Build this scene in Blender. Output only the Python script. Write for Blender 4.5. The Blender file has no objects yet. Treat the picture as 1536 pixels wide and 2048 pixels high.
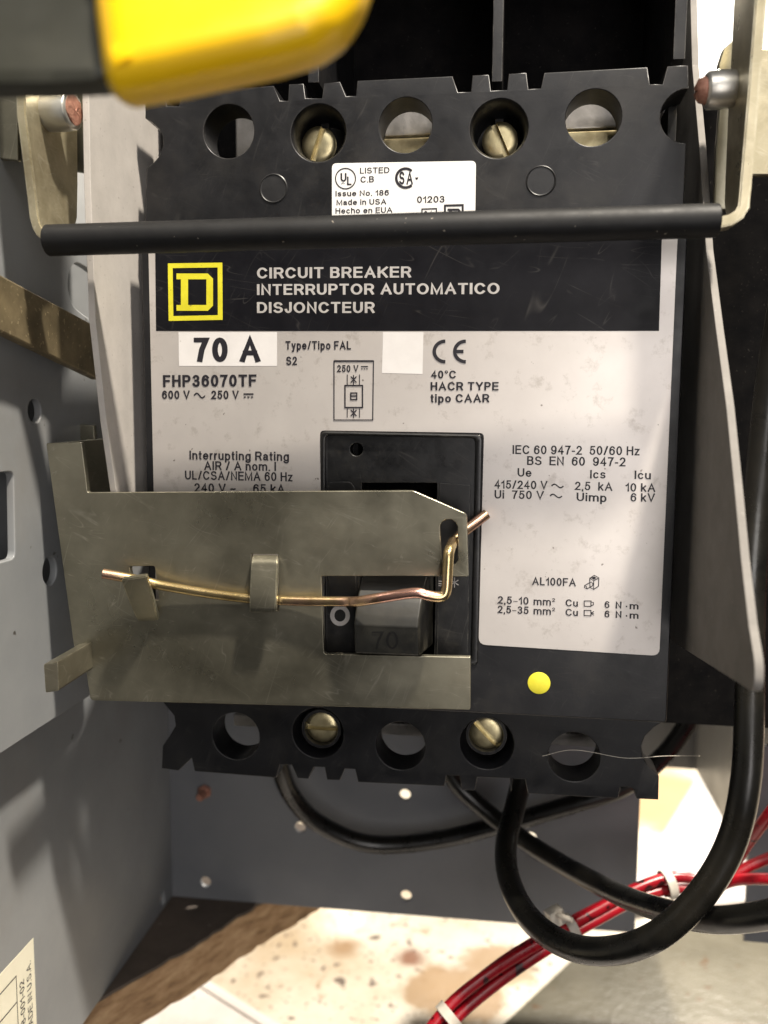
import bpy, bmesh, math, random
import numpy as np
from mathutils import Vector, Matrix

random.seed(7)
sc = bpy.context.scene
COL = sc.collection
MM = 0.001

# ------------------------------------------------------------------ camera
# All measurements below are millimetres: x right, y away from the camera, z up;
# the origin is the middle of the breaker's terminal-cover plane.
F_PX = 1720.0
CAM = np.array([21.583, -184.922, 5.842])
ROT = np.array([[0.99041539, 0.137959, 0.00668372],
                [0.02125004, -0.10438375, -0.99431005],
                [-0.13647635, 0.984922, -0.10631491]])
cd = bpy.data.cameras.new('camera')
cam = bpy.data.objects.new('camera', cd)
COL.objects.link(cam)
cd.sensor_fit = 'VERTICAL'
cd.sensor_height = 24.0
cd.lens = F_PX / 2048 * 24.0
cd.clip_start = 0.004
cd.clip_end = 50
R3 = Matrix([list(ROT[0]), list(-ROT[1]), list(-ROT[2])]).transposed()
cam.matrix_world = Matrix.Translation(Vector(CAM * MM)) @ R3.to_4x4()
cd.dof.use_dof = True
cd.dof.focus_distance = 0.178
cd.dof.aperture_fstop = 9.5
sc.camera = cam
sc.view_settings.view_transform = 'Standard'
sc.view_settings.look = 'None'
sc.view_settings.exposure = 0.0
sc.view_settings.gamma = 1.0

# ------------------------------------------------------------------ light
w = bpy.data.worlds.new('World')
sc.world = w
w.use_nodes = True
w.node_tree.nodes['Background'].inputs[0].default_value = (0.92, 0.96, 1.0, 1)
w.node_tree.nodes['Background'].inputs[1].default_value = 0.015


def lamp(name, loc, target, size, power, color, shape='DISK', sy=None):
    d = bpy.data.lights.new(name, 'AREA')
    d.shape = shape
    d.size = size
    if sy:
        d.size_y = sy
    d.energy = power
    d.color = color
    o = bpy.data.objects.new(name, d)
    COL.objects.link(o)
    o.location = Vector(loc) * MM
    dirv = (Vector(target) - Vector(loc)).normalized()
    o.rotation_euler = dirv.to_track_quat('-Z', 'Y').to_euler()
    return o


KEY = Vector((0.31, -0.30, 0.90)).normalized()
lamp('overhead_work_lamp', KEY * 1100, (0, 0, -30), 0.065, 32, (1.0, 0.91, 0.78))
lamp('front_fill_light', (60, -430, 460), (0, 0, 0), 0.30, 1.75, (1.0, 0.96, 0.92), 'RECTANGLE', 0.30)  # added soft fill from high in front, brightens the face label
lamp('room_light_beside_camera', (158, -520, 0), (40, 0, 0), 0.16, 0.92, (1.0, 0.95, 0.92), 'RECTANGLE', 0.36)
lamp('work_lamp_behind', (300, 800, 620), (10, 250, -240), 0.08, 31, (1.0, 0.92, 0.80))


# ------------------------------------------------------------------ helpers
def ray(u, v):
    return ROT.T @ np.array([(u - 768) / F_PX, (v - 1024) / F_PX, 1.0])


def U(u, v, y):
    d = ray(u, v)
    return Vector(CAM + d * (y - CAM[1]) / d[1])


def UX(u, v, x):
    d = ray(u, v)
    return Vector(CAM + d * (x - CAM[0]) / d[0])


def UZ(u, v, z):
    d = ray(u, v)
    return Vector(CAM + d * (z - CAM[2]) / d[2])


def mesh_from(verts, faces, name='m'):
    m = bpy.data.meshes.new(name)
    m.from_pydata([tuple(v) for v in verts], [], [tuple(f) for f in faces])
    m.update()
    return m


def fix(m):
    bm = bmesh.new()
    bm.from_mesh(m)
    bmesh.ops.remove_doubles(bm, verts=bm.verts, dist=1e-4)
    bmesh.ops.recalc_face_normals(bm, faces=bm.faces)
    bm.to_mesh(m)
    bm.free()
    return m


BASE = {}


def thing(name, base, label, cat, group=None, kind=None):
    o = bpy.data.objects.new(name, None)
    COL.objects.link(o)
    o.empty_display_size = 0.01
    o.location = Vector(base) * MM
    BASE[o.name] = Vector(base)
    o['label'] = label
    o['category'] = cat
    if group:
        o['group'] = group
    if kind:
        o['kind'] = kind
    return o


def part(name, m, mat, parent=None, smooth=35, label=None, cat=None, kind=None, group=None):
    """m: mesh in world millimetres -> an object in metres."""
    if parent is None:
        xs = [v.co for v in m.vertices]
        base = Vector(((min(v.x for v in xs) + max(v.x for v in xs)) / 2,
                       (min(v.y for v in xs) + max(v.y for v in xs)) / 2, min(v.z for v in xs)))
        rel = base
    else:
        base = BASE[parent.name]
        rel = Vector((0, 0, 0))
    m.transform(Matrix.Scale(MM, 4) @ Matrix.Translation(-base))
    o = bpy.data.objects.new(name, m)
    m.name = name
    COL.objects.link(o)
    BASE[o.name] = base
    if parent is None:
        o.location = rel * MM
    else:
        o.parent = parent
    if mat is not None:
        m.materials.append(mat)
    if smooth:
        for p in m.polygons:
            p.use_smooth = True
        m.set_sharp_from_angle(angle=math.radians(max(smooth, 50)))
        wn = o.modifiers.new('face_weighted_normals', 'WEIGHTED_NORMAL')
        wn.keep_sharp = True
        wn.weight = 100
    if label:
        o['label'] = label
    if cat:
        o['category'] = cat
    if kind:
        o['kind'] = kind
    if group:
        o['group'] = group
    return o


def rounded(pts, r, n=4):
    """round every corner of a closed 2-D polygon"""
    out = []
    k = len(pts)
    for i in range(k):
        p0, p1, p2 = [np.array(pts[j % k][:2], float) for j in (i - 1, i, i + 1)]
        rr = pts[i][2] if len(pts[i]) > 2 else r
        a, b = p0 - p1, p2 - p1
        la, lb = np.linalg.norm(a), np.linalg.norm(b)
        rr = min(rr, la * .45, lb * .45)
        if rr < 1e-3:
            out.append(tuple(p1))
            continue
        a, b = p1 + a / la * rr, p1 + b / lb * rr
        for t in np.linspace(0, 1, n + 1):
            out.append(tuple((1 - t) ** 2 * a + 2 * t * (1 - t) * p1 + t * t * b))
    return out


def circle(cx, cy, r, n=40, ry=None):
    ry = ry or r
    return [(cx + r * math.cos(2 * math.pi * i / n), cy + ry * math.sin(2 * math.pi * i / n)) for i in range(n)]


def plate(loops, t0, t1, bevel=0.25, axis='y', bres=1):
    """closed loops (outline first, then holes) in 2-D mm -> solid between t0 and t1 along axis.
    axis 'y': loops are (x, z); axis 'x': (y, z); axis 'z': (x, y)."""
    c = bpy.data.curves.new('c', 'CURVE')
    c.dimensions = '2D'
    c.fill_mode = 'BOTH'
    th = abs(t1 - t0)
    bevel = min(bevel, th * .45)
    c.extrude = th / 2 - bevel
    c.bevel_depth = bevel
    c.bevel_resolution = bres
    c.offset = -bevel
    for lp in loops:
        s = c.splines.new('POLY')
        s.points.add(len(lp) - 1)
        for p, q in zip(s.points, lp):
            p.co = (q[0], q[1], 0, 1)
        s.use_cyclic_u = True
    o = bpy.data.objects.new('c', c)
    COL.objects.link(o)
    dg = bpy.context.evaluated_depsgraph_get()
    m = bpy.data.meshes.new_from_object(o.evaluated_get(dg))
    bpy.data.objects.remove(o)
    bpy.data.curves.remove(c)
    mid = (t0 + t1) / 2
    for v in m.vertices:
        a, b, h = v.co
        if axis == 'y':
            v.co = (a, mid + h, b)
        elif axis == 'x':
            v.co = (mid + h, a, b)
        else:
            v.co = (a, b, mid + h)
    m.materials.clear()
    return fix(m)


def box(x0, x1, y0, y1, z0, z1, bev=0.3, seg=2):
    bm = bmesh.new()
    bmesh.ops.create_cube(bm, size=1)
    for v in bm.verts:
        v.co = ((x0 + x1) / 2 + v.co.x * (x1 - x0), (y0 + y1) / 2 + v.co.y * (y1 - y0), (z0 + z1) / 2 + v.co.z * (z1 - z0))
    if bev:
        bmesh.ops.bevel(bm, geom=bm.edges[:], offset=bev, segments=seg, profile=.6, affect='EDGES')
    m = bpy.data.meshes.new('b')
    bm.to_mesh(m)
    bm.free()
    return m


def hexa(c8, bev=0.3, seg=2):
    """8 corners: bottom loop 4 + top loop 4"""
    m = mesh_from(c8, [(0, 1, 2, 3), (7, 6, 5, 4), (0, 4, 5, 1), (1, 5, 6, 2), (2, 6, 7, 3), (3, 7, 4, 0)])
    bm = bmesh.new()
    bm.from_mesh(m)
    bmesh.ops.recalc_face_normals(bm, faces=bm.faces)
    if bev:
        bmesh.ops.bevel(bm, geom=bm.edges[:], offset=bev, segments=seg, profile=.6, affect='EDGES')
    bm.to_mesh(m)
    bm.free()
    return m


def join(ms):
    bm = bmesh.new()
    for m in ms:
        bm.from_mesh(m)
        bpy.data.meshes.remove(m)
    m = bpy.data.meshes.new('j')
    bm.to_mesh(m)
    bm.free()
    return m


def catmull(P, n):
    P = [np.array(p, float) for p in P]
    Q = [2 * P[0] - P[1]] + P + [2 * P[-1] - P[-2]]
    out = []
    for i in range(1, len(Q) - 2):
        p0, p1, p2, p3 = Q[i - 1:i + 3]
        for t in np.arange(n) / n:
            out.append(.5 * ((2 * p1) + (p2 - p0) * t + (2 * p0 - 5 * p1 + 4 * p2 - p3) * t * t + (3 * p1 - p0 - 3 * p2 + p3) * t ** 3))
    out.append(P[-1])
    return out


def tube(P, r, n=8, seg=20, rounded_end=False, wob=0.0, smoothpath=True):
    C = catmull(P, n) if smoothpath else [np.array(p, float) for p in P]
    C = [Vector(c) for c in C]
    verts, faces = [], []
    t_prev = None
    nrm = None
    rings = []
    for i, c in enumerate(C):
        t = (C[min(i + 1, len(C) - 1)] - C[max(i - 1, 0)]).normalized()
        if nrm is None:
            a = Vector((0, 0, 1)) if abs(t.z) < .9 else Vector((1, 0, 0))
            nrm = (a - t * a.dot(t)).normalized()
        else:
            nrm = (nrm - t * nrm.dot(t)).normalized()
        bi = t.cross(nrm)
        rr = r if not callable(r) else r(i / (len(C) - 1))
        rr *= 1 + wob * math.sin(i * 1.7) * .5
        rings.append(len(verts))
        for k in range(seg):
            a = 2 * math.pi * k / seg
            verts.append(c + nrm * (math.cos(a) * rr) + bi * (math.sin(a) * rr))
    for i in range(len(C) - 1):
        a, b = rings[i], rings[i + 1]
        for k in range(seg):
            k2 = (k + 1) % seg
            faces.append((a + k, a + k2, b + k2, b + k))
    faces.append(tuple(range(seg - 1, -1, -1)))
    faces.append(tuple(rings[-1] + k for k in range(seg)))
    return fix(mesh_from(verts, faces))


def lathe(profile, origin, axis, seg=40, caps=True):
    """profile: (radius, height along axis)"""
    axis = Vector(axis).normalized()
    a = Vector((0, 0, 1)) if abs(axis.z) < .9 else Vector((1, 0, 0))
    e1 = (a - axis * a.dot(axis)).normalized()
    e2 = axis.cross(e1)
    o = Vector(origin)
    verts, faces = [], []
    for (r, h) in profile:
        for k in range(seg):
            t = 2 * math.pi * k / seg
            verts.append(o + axis * h + e1 * (r * math.cos(t)) + e2 * (r * math.sin(t)))
    for i in range(len(profile) - 1):
        for k in range(seg):
            k2 = (k + 1) % seg
            faces.append((i * seg + k, i * seg + k2, (i + 1) * seg + k2, (i + 1) * seg + k))
    if caps and profile[0][0] > 0.01:
        faces.append(tuple(range(seg - 1, -1, -1)))
    if caps and profile[-1][0] > 0.01:
        faces.append(tuple((len(profile) - 1) * seg + k for k in range(seg)))
    return fix(mesh_from(verts, faces))


# ------------------------------------------------------------------ materials
def new_mat(name):
    m = bpy.data.materials.new(name)
    m.use_nodes = True
    nt = m.node_tree
    return m, nt, nt.nodes['Principled BSDF']


def N(nt, t, **kw):
    n = nt.nodes.new(t)
    for k, v in kw.items():
        setattr(n, k, v)
    return n


def noise(nt, co, scale, detail=4, rough=.55, dist=0):
    n = N(nt, 'ShaderNodeTexNoise')
    n.inputs['Scale'].default_value = scale
    n.inputs['Detail'].default_value = detail
    n.inputs['Roughness'].default_value = rough
    n.inputs['Distortion'].default_value = dist
    nt.links.new(co, n.inputs['Vector'])
    return n.outputs['Fac']


def ramp(nt, fac, stops):
    r = N(nt, 'ShaderNodeValToRGB')
    el = r.color_ramp.elements
    while len(el) < len(stops):
        el.new(.5)
    for e, (p, c) in zip(el, stops):
        e.position = p
        e.color = (c[0], c[1], c[2], 1) if not isinstance(c, (int, float)) else (c, c, c, 1)
    nt.links.new(fac, r.inputs['Fac'])
    return r.outputs['Color']


def mix(nt, fac, a, b, mode='MIX'):
    n = N(nt, 'ShaderNodeMix', data_type='RGBA', blend_type=mode)
    for s, val in ((n.inputs[0], fac), (n.inputs[6], a), (n.inputs[7], b)):
        if hasattr(val, 'default_value') or hasattr(val, 'is_linked'):
            nt.links.new(val, s)
        elif isinstance(val, (int, float)):
            s.default_value = val
        else:
            s.default_value = (val[0], val[1], val[2], 1)
    return n.outputs[2]


def bump(nt, bsdf, h, strength, dist):
    b = N(nt, 'ShaderNodeBump')
    b.inputs['Strength'].default_value = strength
    b.inputs['Distance'].default_value = dist
    nt.links.new(h, b.inputs['Height'])
    nt.links.new(b.outputs[0], bsdf.inputs['Normal'])


def coords(nt):
    return N(nt, 'ShaderNodeTexCoord').outputs['Object']


def scratches(nt, co, scale, width=.02, ang=0.0, seed=0.0):
    """fine, nearly straight scratch lines: iso-lines of a stretched noise, 1 on the line"""
    mp = N(nt, 'ShaderNodeMapping', vector_type='TEXTURE')
    mp.inputs['Location'].default_value = (seed, seed * .7, seed * 1.3)
    mp.inputs['Rotation'].default_value = (0, ang, 0)
    mp.inputs['Scale'].default_value = (9, 3, 1)
    nt.links.new(co, mp.inputs['Vector'])
    f = noise(nt, mp.outputs[0], scale, 1.0, .4, .25)
    a = N(nt, 'ShaderNodeMath', operation='SUBTRACT')
    nt.links.new(f, a.inputs[0])
    a.inputs[1].default_value = .5
    b = N(nt, 'ShaderNodeMath', operation='ABSOLUTE')
    nt.links.new(a.outputs[0], b.inputs[0])
    r = ramp(nt, b.outputs[0], [(0, 1.0), (width, 0.0)])
    mp2 = N(nt, 'ShaderNodeMapping')
    mp2.inputs['Location'].default_value = (seed * 3, seed, seed * 2)
    nt.links.new(co, mp2.inputs['Vector'])
    g = ramp(nt, noise(nt, mp2.outputs[0], scale * .45, 3, .6), [(.50, 0.0), (.66, 1.0)])
    return mix(nt, 1.0, r, g, 'MULTIPLY')


def surf(name, c1, c2, scale=300, rough=(.4, .55), metallic=0.0, bumpy=0.0, bscale=1500, bdist=.0001,
         scr=None, scr_col=(.5, .5, .5), scr_amt=.5, dust=None, dust_amt=.25, spec=.5, speck=None, detail=5, coat=0, edge=None):
    m, nt, b = new_mat(name)
    co = coords(nt)
    col = ramp(nt, noise(nt, co, scale, detail, .6), [(.32, c1), (.68, c2)])
    if speck:
        sp = ramp(nt, noise(nt, co, speck[0], 2, .5), [(speck[1], 0.0), (speck[1] + .03, 1.0)])
        col = mix(nt, sp, col, speck[2])
    if dust:
        df = ramp(nt, noise(nt, co, scale * .35, 6, .7), [(.5, 0.0), (.75, dust_amt)])
        col = mix(nt, df, col, dust)
    if scr:
        s = None
        for q, (an, sc_) in enumerate(((.5, 1.0), (-.9, 1.35), (1.9, .8), (.1, 1.8))):
            s1 = scratches(nt, co, scr[0] * sc_, scr[1], an, .013 + .021 * q)
            s = s1 if s is None else mix(nt, 1.0, s, s1, 'LIGHTEN')
        f = N(nt, 'ShaderNodeMath', operation='MULTIPLY')
        nt.links.new(s, f.inputs[0])
        f.inputs[1].default_value = scr_amt
        col = mix(nt, f.outputs[0], col, scr_col)
    if edge:
        bv = N(nt, 'ShaderNodeBevel', samples=4)
        bv.inputs['Radius'].default_value = edge[2]
        ge = N(nt, 'ShaderNodeNewGeometry')
        dp = N(nt, 'ShaderNodeVectorMath', operation='DOT_PRODUCT')
        nt.links.new(bv.outputs[0], dp.inputs[0])
        nt.links.new(ge.outputs['Normal'], dp.inputs[1])
        em_ = ramp(nt, dp.outputs['Value'], [(.80, 1.0), (.97, 0.0)])
        em_ = mix(nt, 1.0, em_, ramp(nt, noise(nt, co, 350, 4, .7), [(.40, 0.0), (.62, edge[1])]), 'MULTIPLY')
        col = mix(nt, em_, col, edge[0])
    nt.links.new(col, b.inputs['Base Color'])
    rr = N(nt, 'ShaderNodeMapRange')
    nt.links.new(noise(nt, co, scale * 1.3, 5, .65), rr.inputs['Value'])
    rr.inputs['From Min'].default_value = .3
    rr.inputs['From Max'].default_value = .7
    rr.inputs['To Min'].default_value = rough[0]
    rr.inputs['To Max'].default_value = rough[1]
    nt.links.new(rr.outputs[0], b.inputs['Roughness'])
    b.inputs['Metallic'].default_value = metallic
    b.inputs['Specular IOR Level'].default_value = spec
    if coat:
        b.inputs['Coat Weight'].default_value = coat
        b.inputs['Coat Roughness'].default_value = .25
    if bumpy:
        bump(nt, b, noise(nt, co, bscale, 4, .6), bumpy, bdist)
    return m


M = {}
M['black'] = surf('black_molded_phenolic', (.006, .0062, .0075), (.011, .011, .0125), 120, (.30, .46), bumpy=.12, bscale=1800,
                  spec=.4, dust=(.10, .09, .075), dust_amt=.18, scr=(300, .010), scr_col=(.16, .15, .14), scr_amt=.10, edge=((.30, .28, .25), .5, .0004))
M['black2'] = surf('black_molded_knockout', (.008, .008, .009), (.013, .013, .014), 120, (.34, .5), bumpy=.12, bscale=1800)
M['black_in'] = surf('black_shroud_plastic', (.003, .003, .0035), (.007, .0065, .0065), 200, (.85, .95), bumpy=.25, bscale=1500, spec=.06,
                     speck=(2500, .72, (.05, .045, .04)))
M['escutcheon'] = surf('black_gloss_plastic', (.006, .006, .0065), (.011, .011, .0115), 200, (.26, .42), bumpy=.1,
                       dust=(.10, .09, .07), dust_amt=.3, scr=(300, .010), scr_col=(.2, .19, .17), scr_amt=.12, edge=((.30, .29, .25), .7, .0004))
M['rubber'] = surf('black_cable_jacket', (.004, .004, .0038), (.009, .0085, .007), 90, (.22, .36), bumpy=.15, bscale=500, bdist=.0003,
                   dust=(.06, .05, .035), dust_amt=.25)
M['sleeve'] = surf('black_vinyl_sleeve', (.006, .006, .0065), (.010, .010, .0105), 200, (.48, .62), spec=.3, bumpy=.1, bscale=900,
                   speck=(900, .74, (.25, .22, .18)))
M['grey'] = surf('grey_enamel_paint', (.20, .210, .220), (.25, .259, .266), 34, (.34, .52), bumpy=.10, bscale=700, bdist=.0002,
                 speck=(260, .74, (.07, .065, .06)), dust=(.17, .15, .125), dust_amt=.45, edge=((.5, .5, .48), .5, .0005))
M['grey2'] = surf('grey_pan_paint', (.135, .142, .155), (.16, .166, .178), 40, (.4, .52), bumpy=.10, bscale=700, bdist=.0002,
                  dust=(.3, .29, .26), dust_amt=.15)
M['brass'] = surf('olive_chromate_zinc', (.14, .132, .098), (.37, .348, .268), 26, (.20, .50), .85, bumpy=.10, bscale=160, bdist=.0002,
                  scr=(330, .009), scr_col=(.60, .57, .48), scr_amt=.32, dust=(.10, .075, .045), dust_amt=.75, edge=((.66, .62, .46), .9, .0003), detail=7)
M['zinc'] = surf('yellow_chromate_zinc', (.42, .37, .24), (.60, .54, .38), 110, (.25, .42), .7, bumpy=.15, bscale=800,
                 dust=(.16, .12, .07), dust_amt=.7, scr=(420, .02), scr_col=(.8, .76, .6), scr_amt=.3, edge=((.8, .76, .6), .8, .0003))
M['brown'] = surf('browned_steel', (.15, .12, .07), (.30, .24, .14), 130, (.4, .6), .6, bumpy=.35, bscale=900, speck=(900, .64, (.4, .33, .2)))
M['screw'] = surf('brass_plated_screw', (.52, .44, .25), (.76, .67, .41), 300, (.30, .48), .95, bumpy=.12, bscale=1200,
                  dust=(.25, .16, .08), dust_amt=.5)
M['steel'] = surf('tinned_lug', (.20, .19, .175), (.30, .285, .27), 250, (.3, .5), .8, bumpy=.2)
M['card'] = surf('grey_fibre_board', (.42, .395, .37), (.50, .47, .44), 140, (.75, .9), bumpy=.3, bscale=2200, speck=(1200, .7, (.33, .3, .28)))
M['card_shaded'] = surf('shaded_grey_fibre_board', (.19, .178, .165), (.24, .225, .208), 140, (.7, .85), bumpy=.3, bscale=2200, speck=(1200, .7, (.3, .28, .26)))  # fibre board colour darkened because the right card gets less light
M['white'] = surf('white_label_film', (.80, .79, .77), (.86, .85, .83), 200, (.4, .5), speck=(180, .80, (.45, .42, .4)))
M['white_d'] = surf('white_patch_ink', (.70, .68, .67), (.76, .74, .73), 200, (.4, .5), speck=(300, .76, (.4, .38, .36)))
M['ink'] = surf('black_ink', (.014, .013, .018), (.024, .022, .028), 400, (.35, .5), spec=.35)
M['band'] = surf('black_ink_band', (.006, .006, .008), (.010, .010, .0125), 160, (.34, .46), spec=.14, scr=(200, .006), scr_col=(.35, .33, .3), scr_amt=.10)
M['head'] = surf('silver_lettering', (.40, .38, .37), (.50, .48, .46), 500, (.4, .55), .1)
M['yel_ink'] = surf('yellow_ink', (.62, .56, .02), (.72, .66, .03), 300, (.4, .5), speck=(1500, .7, (.35, .3, .03)))
M['yel_dot'] = surf('yellow_dot_paint', (.80, .72, .04), (.86, .78, .06), 500, (.4, .55), bumpy=.2)
M['yellow'] = surf('yellow_grip_plastic', (.88, .52, .003), (.92, .58, .005), 60, (.32, .42), bumpy=.1, bscale=300)
M['olive'] = surf('dark_olive_steel', (.022, .023, .018), (.04, .04, .03), 60, (.4, .6), .3)
M['red'] = surf('red_wire_jacket', (.22, .003, .009), (.34, .005, .013), 120, (.24, .36), bumpy=.1, speck=(260, .63, (.03, .004, .006)))
M['nylon'] = surf('nylon_tie', (.44, .40, .34), (.56, .52, .45), 300, (.35, .5), speck=(500, .7, (.3, .24, .16)))
M['copper'] = surf('rusty_pin_end', (.30, .13, .09), (.46, .24, .17), 900, (.5, .7), .4, bumpy=.6, bscale=900, bdist=.0004)
M['pinsteel'] = surf('white_zinc_pin', (.55, .54, .49), (.70, .69, .64), 150, (.28, .45), .75, dust=(.3, .2, .12), dust_amt=.5)
M['cream'] = surf('cream_paper_label', (.80, .76, .60), (.86, .82, .66), 200, (.5, .6))
M['backdrop'] = surf('white_backdrop_sheet', (.84, .85, .86), (.88, .88, .88), 60, (.5, .6))  # for the added sheet that stands in for the bright background

# silver face label: satin, half metallic, smudged
m, nt, b = new_mat('silver_face_label')
co = coords(nt)
base = ramp(nt, noise(nt, co, 55, 5, .6), [(.3, (.60, .56, .53)), (.7, (.68, .64, .605))])
dirt = ramp(nt, noise(nt, co, 240, 5, .75), [(.56, 0.0), (.78, .65)])
base = mix(nt, dirt, base, (.30, .26, .22))
spk = ramp(nt, noise(nt, co, 700, 2, .5), [(.745, 0.0), (.77, .8)])
base = mix(nt, spk, base, (.16, .13, .11))
nt.links.new(base, b.inputs['Base Color'])
rr = N(nt, 'ShaderNodeMapRange')
nt.links.new(noise(nt, co, 70, 5, .6), rr.inputs['Value'])
rr.inputs['To Min'].default_value = .36
rr.inputs['To Max'].default_value = .50
nt.links.new(rr.outputs[0], b.inputs['Roughness'])
b.inputs['Metallic'].default_value = .55
bump(nt, b, noise(nt, co, 30, 2, .5), .25, .0006)
M['silver'] = m

# brass wire with pink/bronze tarnish
m, nt, b = new_mat('tarnished_brass_wire')
co = coords(nt)
col = ramp(nt, noise(nt, co, 60, 3, .5), [(.3, (.50, .37, .16)), (.5, (.70, .54, .28)), (.66, (.72, .42, .34))])
nt.links.new(mix(nt, ramp(nt, noise(nt, co, 350, 4, .6), [(.55, 0.0), (.75, .7)]), col, (.28, .17, .08)), b.inputs['Base Color'])
b.inputs['Metallic'].default_value = .95
b.inputs['Roughness'].default_value = .26
bump(nt, b, noise(nt, co, 800, 3), .1, .0001)
M['wire'] = m

# floor: pale stained slab
m, nt, b = new_mat('stained_pale_floor')
co = coords(nt)
c0 = ramp(nt, noise(nt, co, 14, 6, .6), [(.3, (.46, .36, .24)), (.5, (.62, .56, .46)), (.7, (.68, .64, .56))])
st = ramp(nt, noise(nt, co, 42, 6, .65, .8), [(.60, 0.0), (.70, .8)])
c0 = mix(nt, st, c0, (.30, .17, .08))
sp = ramp(nt, noise(nt, co, 150, 3, .5), [(.64, 0.0), (.67, .9)])
c0 = mix(nt, sp, c0, (.09, .06, .045))
sp = ramp(nt, noise(nt, co, 420, 2, .5), [(.66, 0.0), (.69, .8)])
c0 = mix(nt, sp, c0, (.16, .11, .08))
ZF = -240.0          # floor level
for (su, sv, sr, scol) in ((822, 1915, 8.5, (.20, .075, .03)), (905, 1985, 26, (.30, .19, .09)), (690, 1895, 9, (.32, .2, .1)), (1000, 1930, 22, (.34, .22, .11)), (1330, 1600, 60, (.36, .23, .105))):
    pq = UZ(su, sv, ZF) * MM
    vm = N(nt, 'ShaderNodeVectorMath', operation='DISTANCE')
    gp = N(nt, 'ShaderNodeNewGeometry')
    nt.links.new(gp.outputs['Position'], vm.inputs[0])
    vm.inputs[1].default_value = pq
    ad = N(nt, 'ShaderNodeMath', operation='MULTIPLY_ADD')
    nt.links.new(noise(nt, co, 1400 / sr, 6, .7), ad.inputs[0])
    ad.inputs[1].default_value = sr * MM * 1.1
    nt.links.new(vm.outputs['Value'], ad.inputs[2])
    st = ramp(nt, ad.outputs[0], [(sr * MM * 1.2, .95), (sr * MM * 1.45, 0.0)])
    c0 = mix(nt, st, c0, scol)
nt.links.new(c0, b.inputs['Base Color'])
b.inputs['Roughness'].default_value = .5
bump(nt, b, noise(nt, co, 120, 6, .6), .4, .001)
M['floor'] = m

M['plank_white'] = surf('whitewashed_floor_board', (.58, .55, .53), (.72, .69, .66), 40, (.5, .7), bumpy=.3, bscale=200, bdist=.0006,
                        dust=(.40, .30, .2), dust_amt=.6, speck=(150, .68, (.16, .12, .1)))
M['stone'] = surf('pale_cracked_slab', (.40, .38, .375), (.54, .52, .515), 35, (.5, .7), bumpy=.4, bscale=180, bdist=.001,
                  dust=(.36, .32, .28), dust_amt=.7, scr=(60, .012), scr_col=(.15, .13, .12), scr_amt=.7)

# glossy dirty sheet
m, nt, b = new_mat('glossy_dirty_sheet')
co = coords(nt)
c0 = ramp(nt, noise(nt, co, 22, 6, .6), [(.3, (.085, .076, .052)), (.7, (.155, .142, .108))])
sp = ramp(nt, noise(nt, co, 130, 4, .6), [(.64, 0.0), (.68, .9)])
c0 = mix(nt, sp, c0, (.10, .06, .03))
nt.links.new(c0, b.inputs['Base Color'])
b.inputs['Roughness'].default_value = .22
bump(nt, b, noise(nt, co, 260, 6, .65), .35, .0006)
M['sheet'] = m

# plank wood
m, nt, b = new_mat('rough_plywood_edge')
co = coords(nt)
mp = N(nt, 'ShaderNodeMapping')
mp.inputs['Scale'].default_value = (1, 1, 3.5)
nt.links.new(co, mp.inputs['Vector'])
c0 = ramp(nt, noise(nt, mp.outputs[0], 110, 6, .65), [(.3, (.20, .115, .055)), (.5, (.40, .25, .13)), (.7, (.55, .38, .22))])
nt.links.new(c0, b.inputs['Base Color'])
b.inputs['Roughness'].default_value = .85
bump(nt, b, noise(nt, mp.outputs[0], 300, 6, .7), .8, .001)
M['wood'] = m
M['wood_top'] = surf('blackened_board_top', (.05, .038, .03), (.10, .075, .058), 60, (.6, .8), bumpy=.4, bscale=300, bdist=.0005,
                     speck=(220, .68, (.28, .24, .2)))

# ------------------------------------------------------------------ print helpers
PRINT = {}


def on(y, u, v):
    return U(u, v, y)


_tc = {}


def el(cx, cy, rx, ry, a0, a1, n=None):
    n = n or max(4, int(abs(a1 - a0) / 15))
    return [(cx + rx * math.cos(math.radians(a)), cy + ry * math.sin(math.radians(a))) for a in np.linspace(a0, a1, n + 1)]


XH = .74
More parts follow.
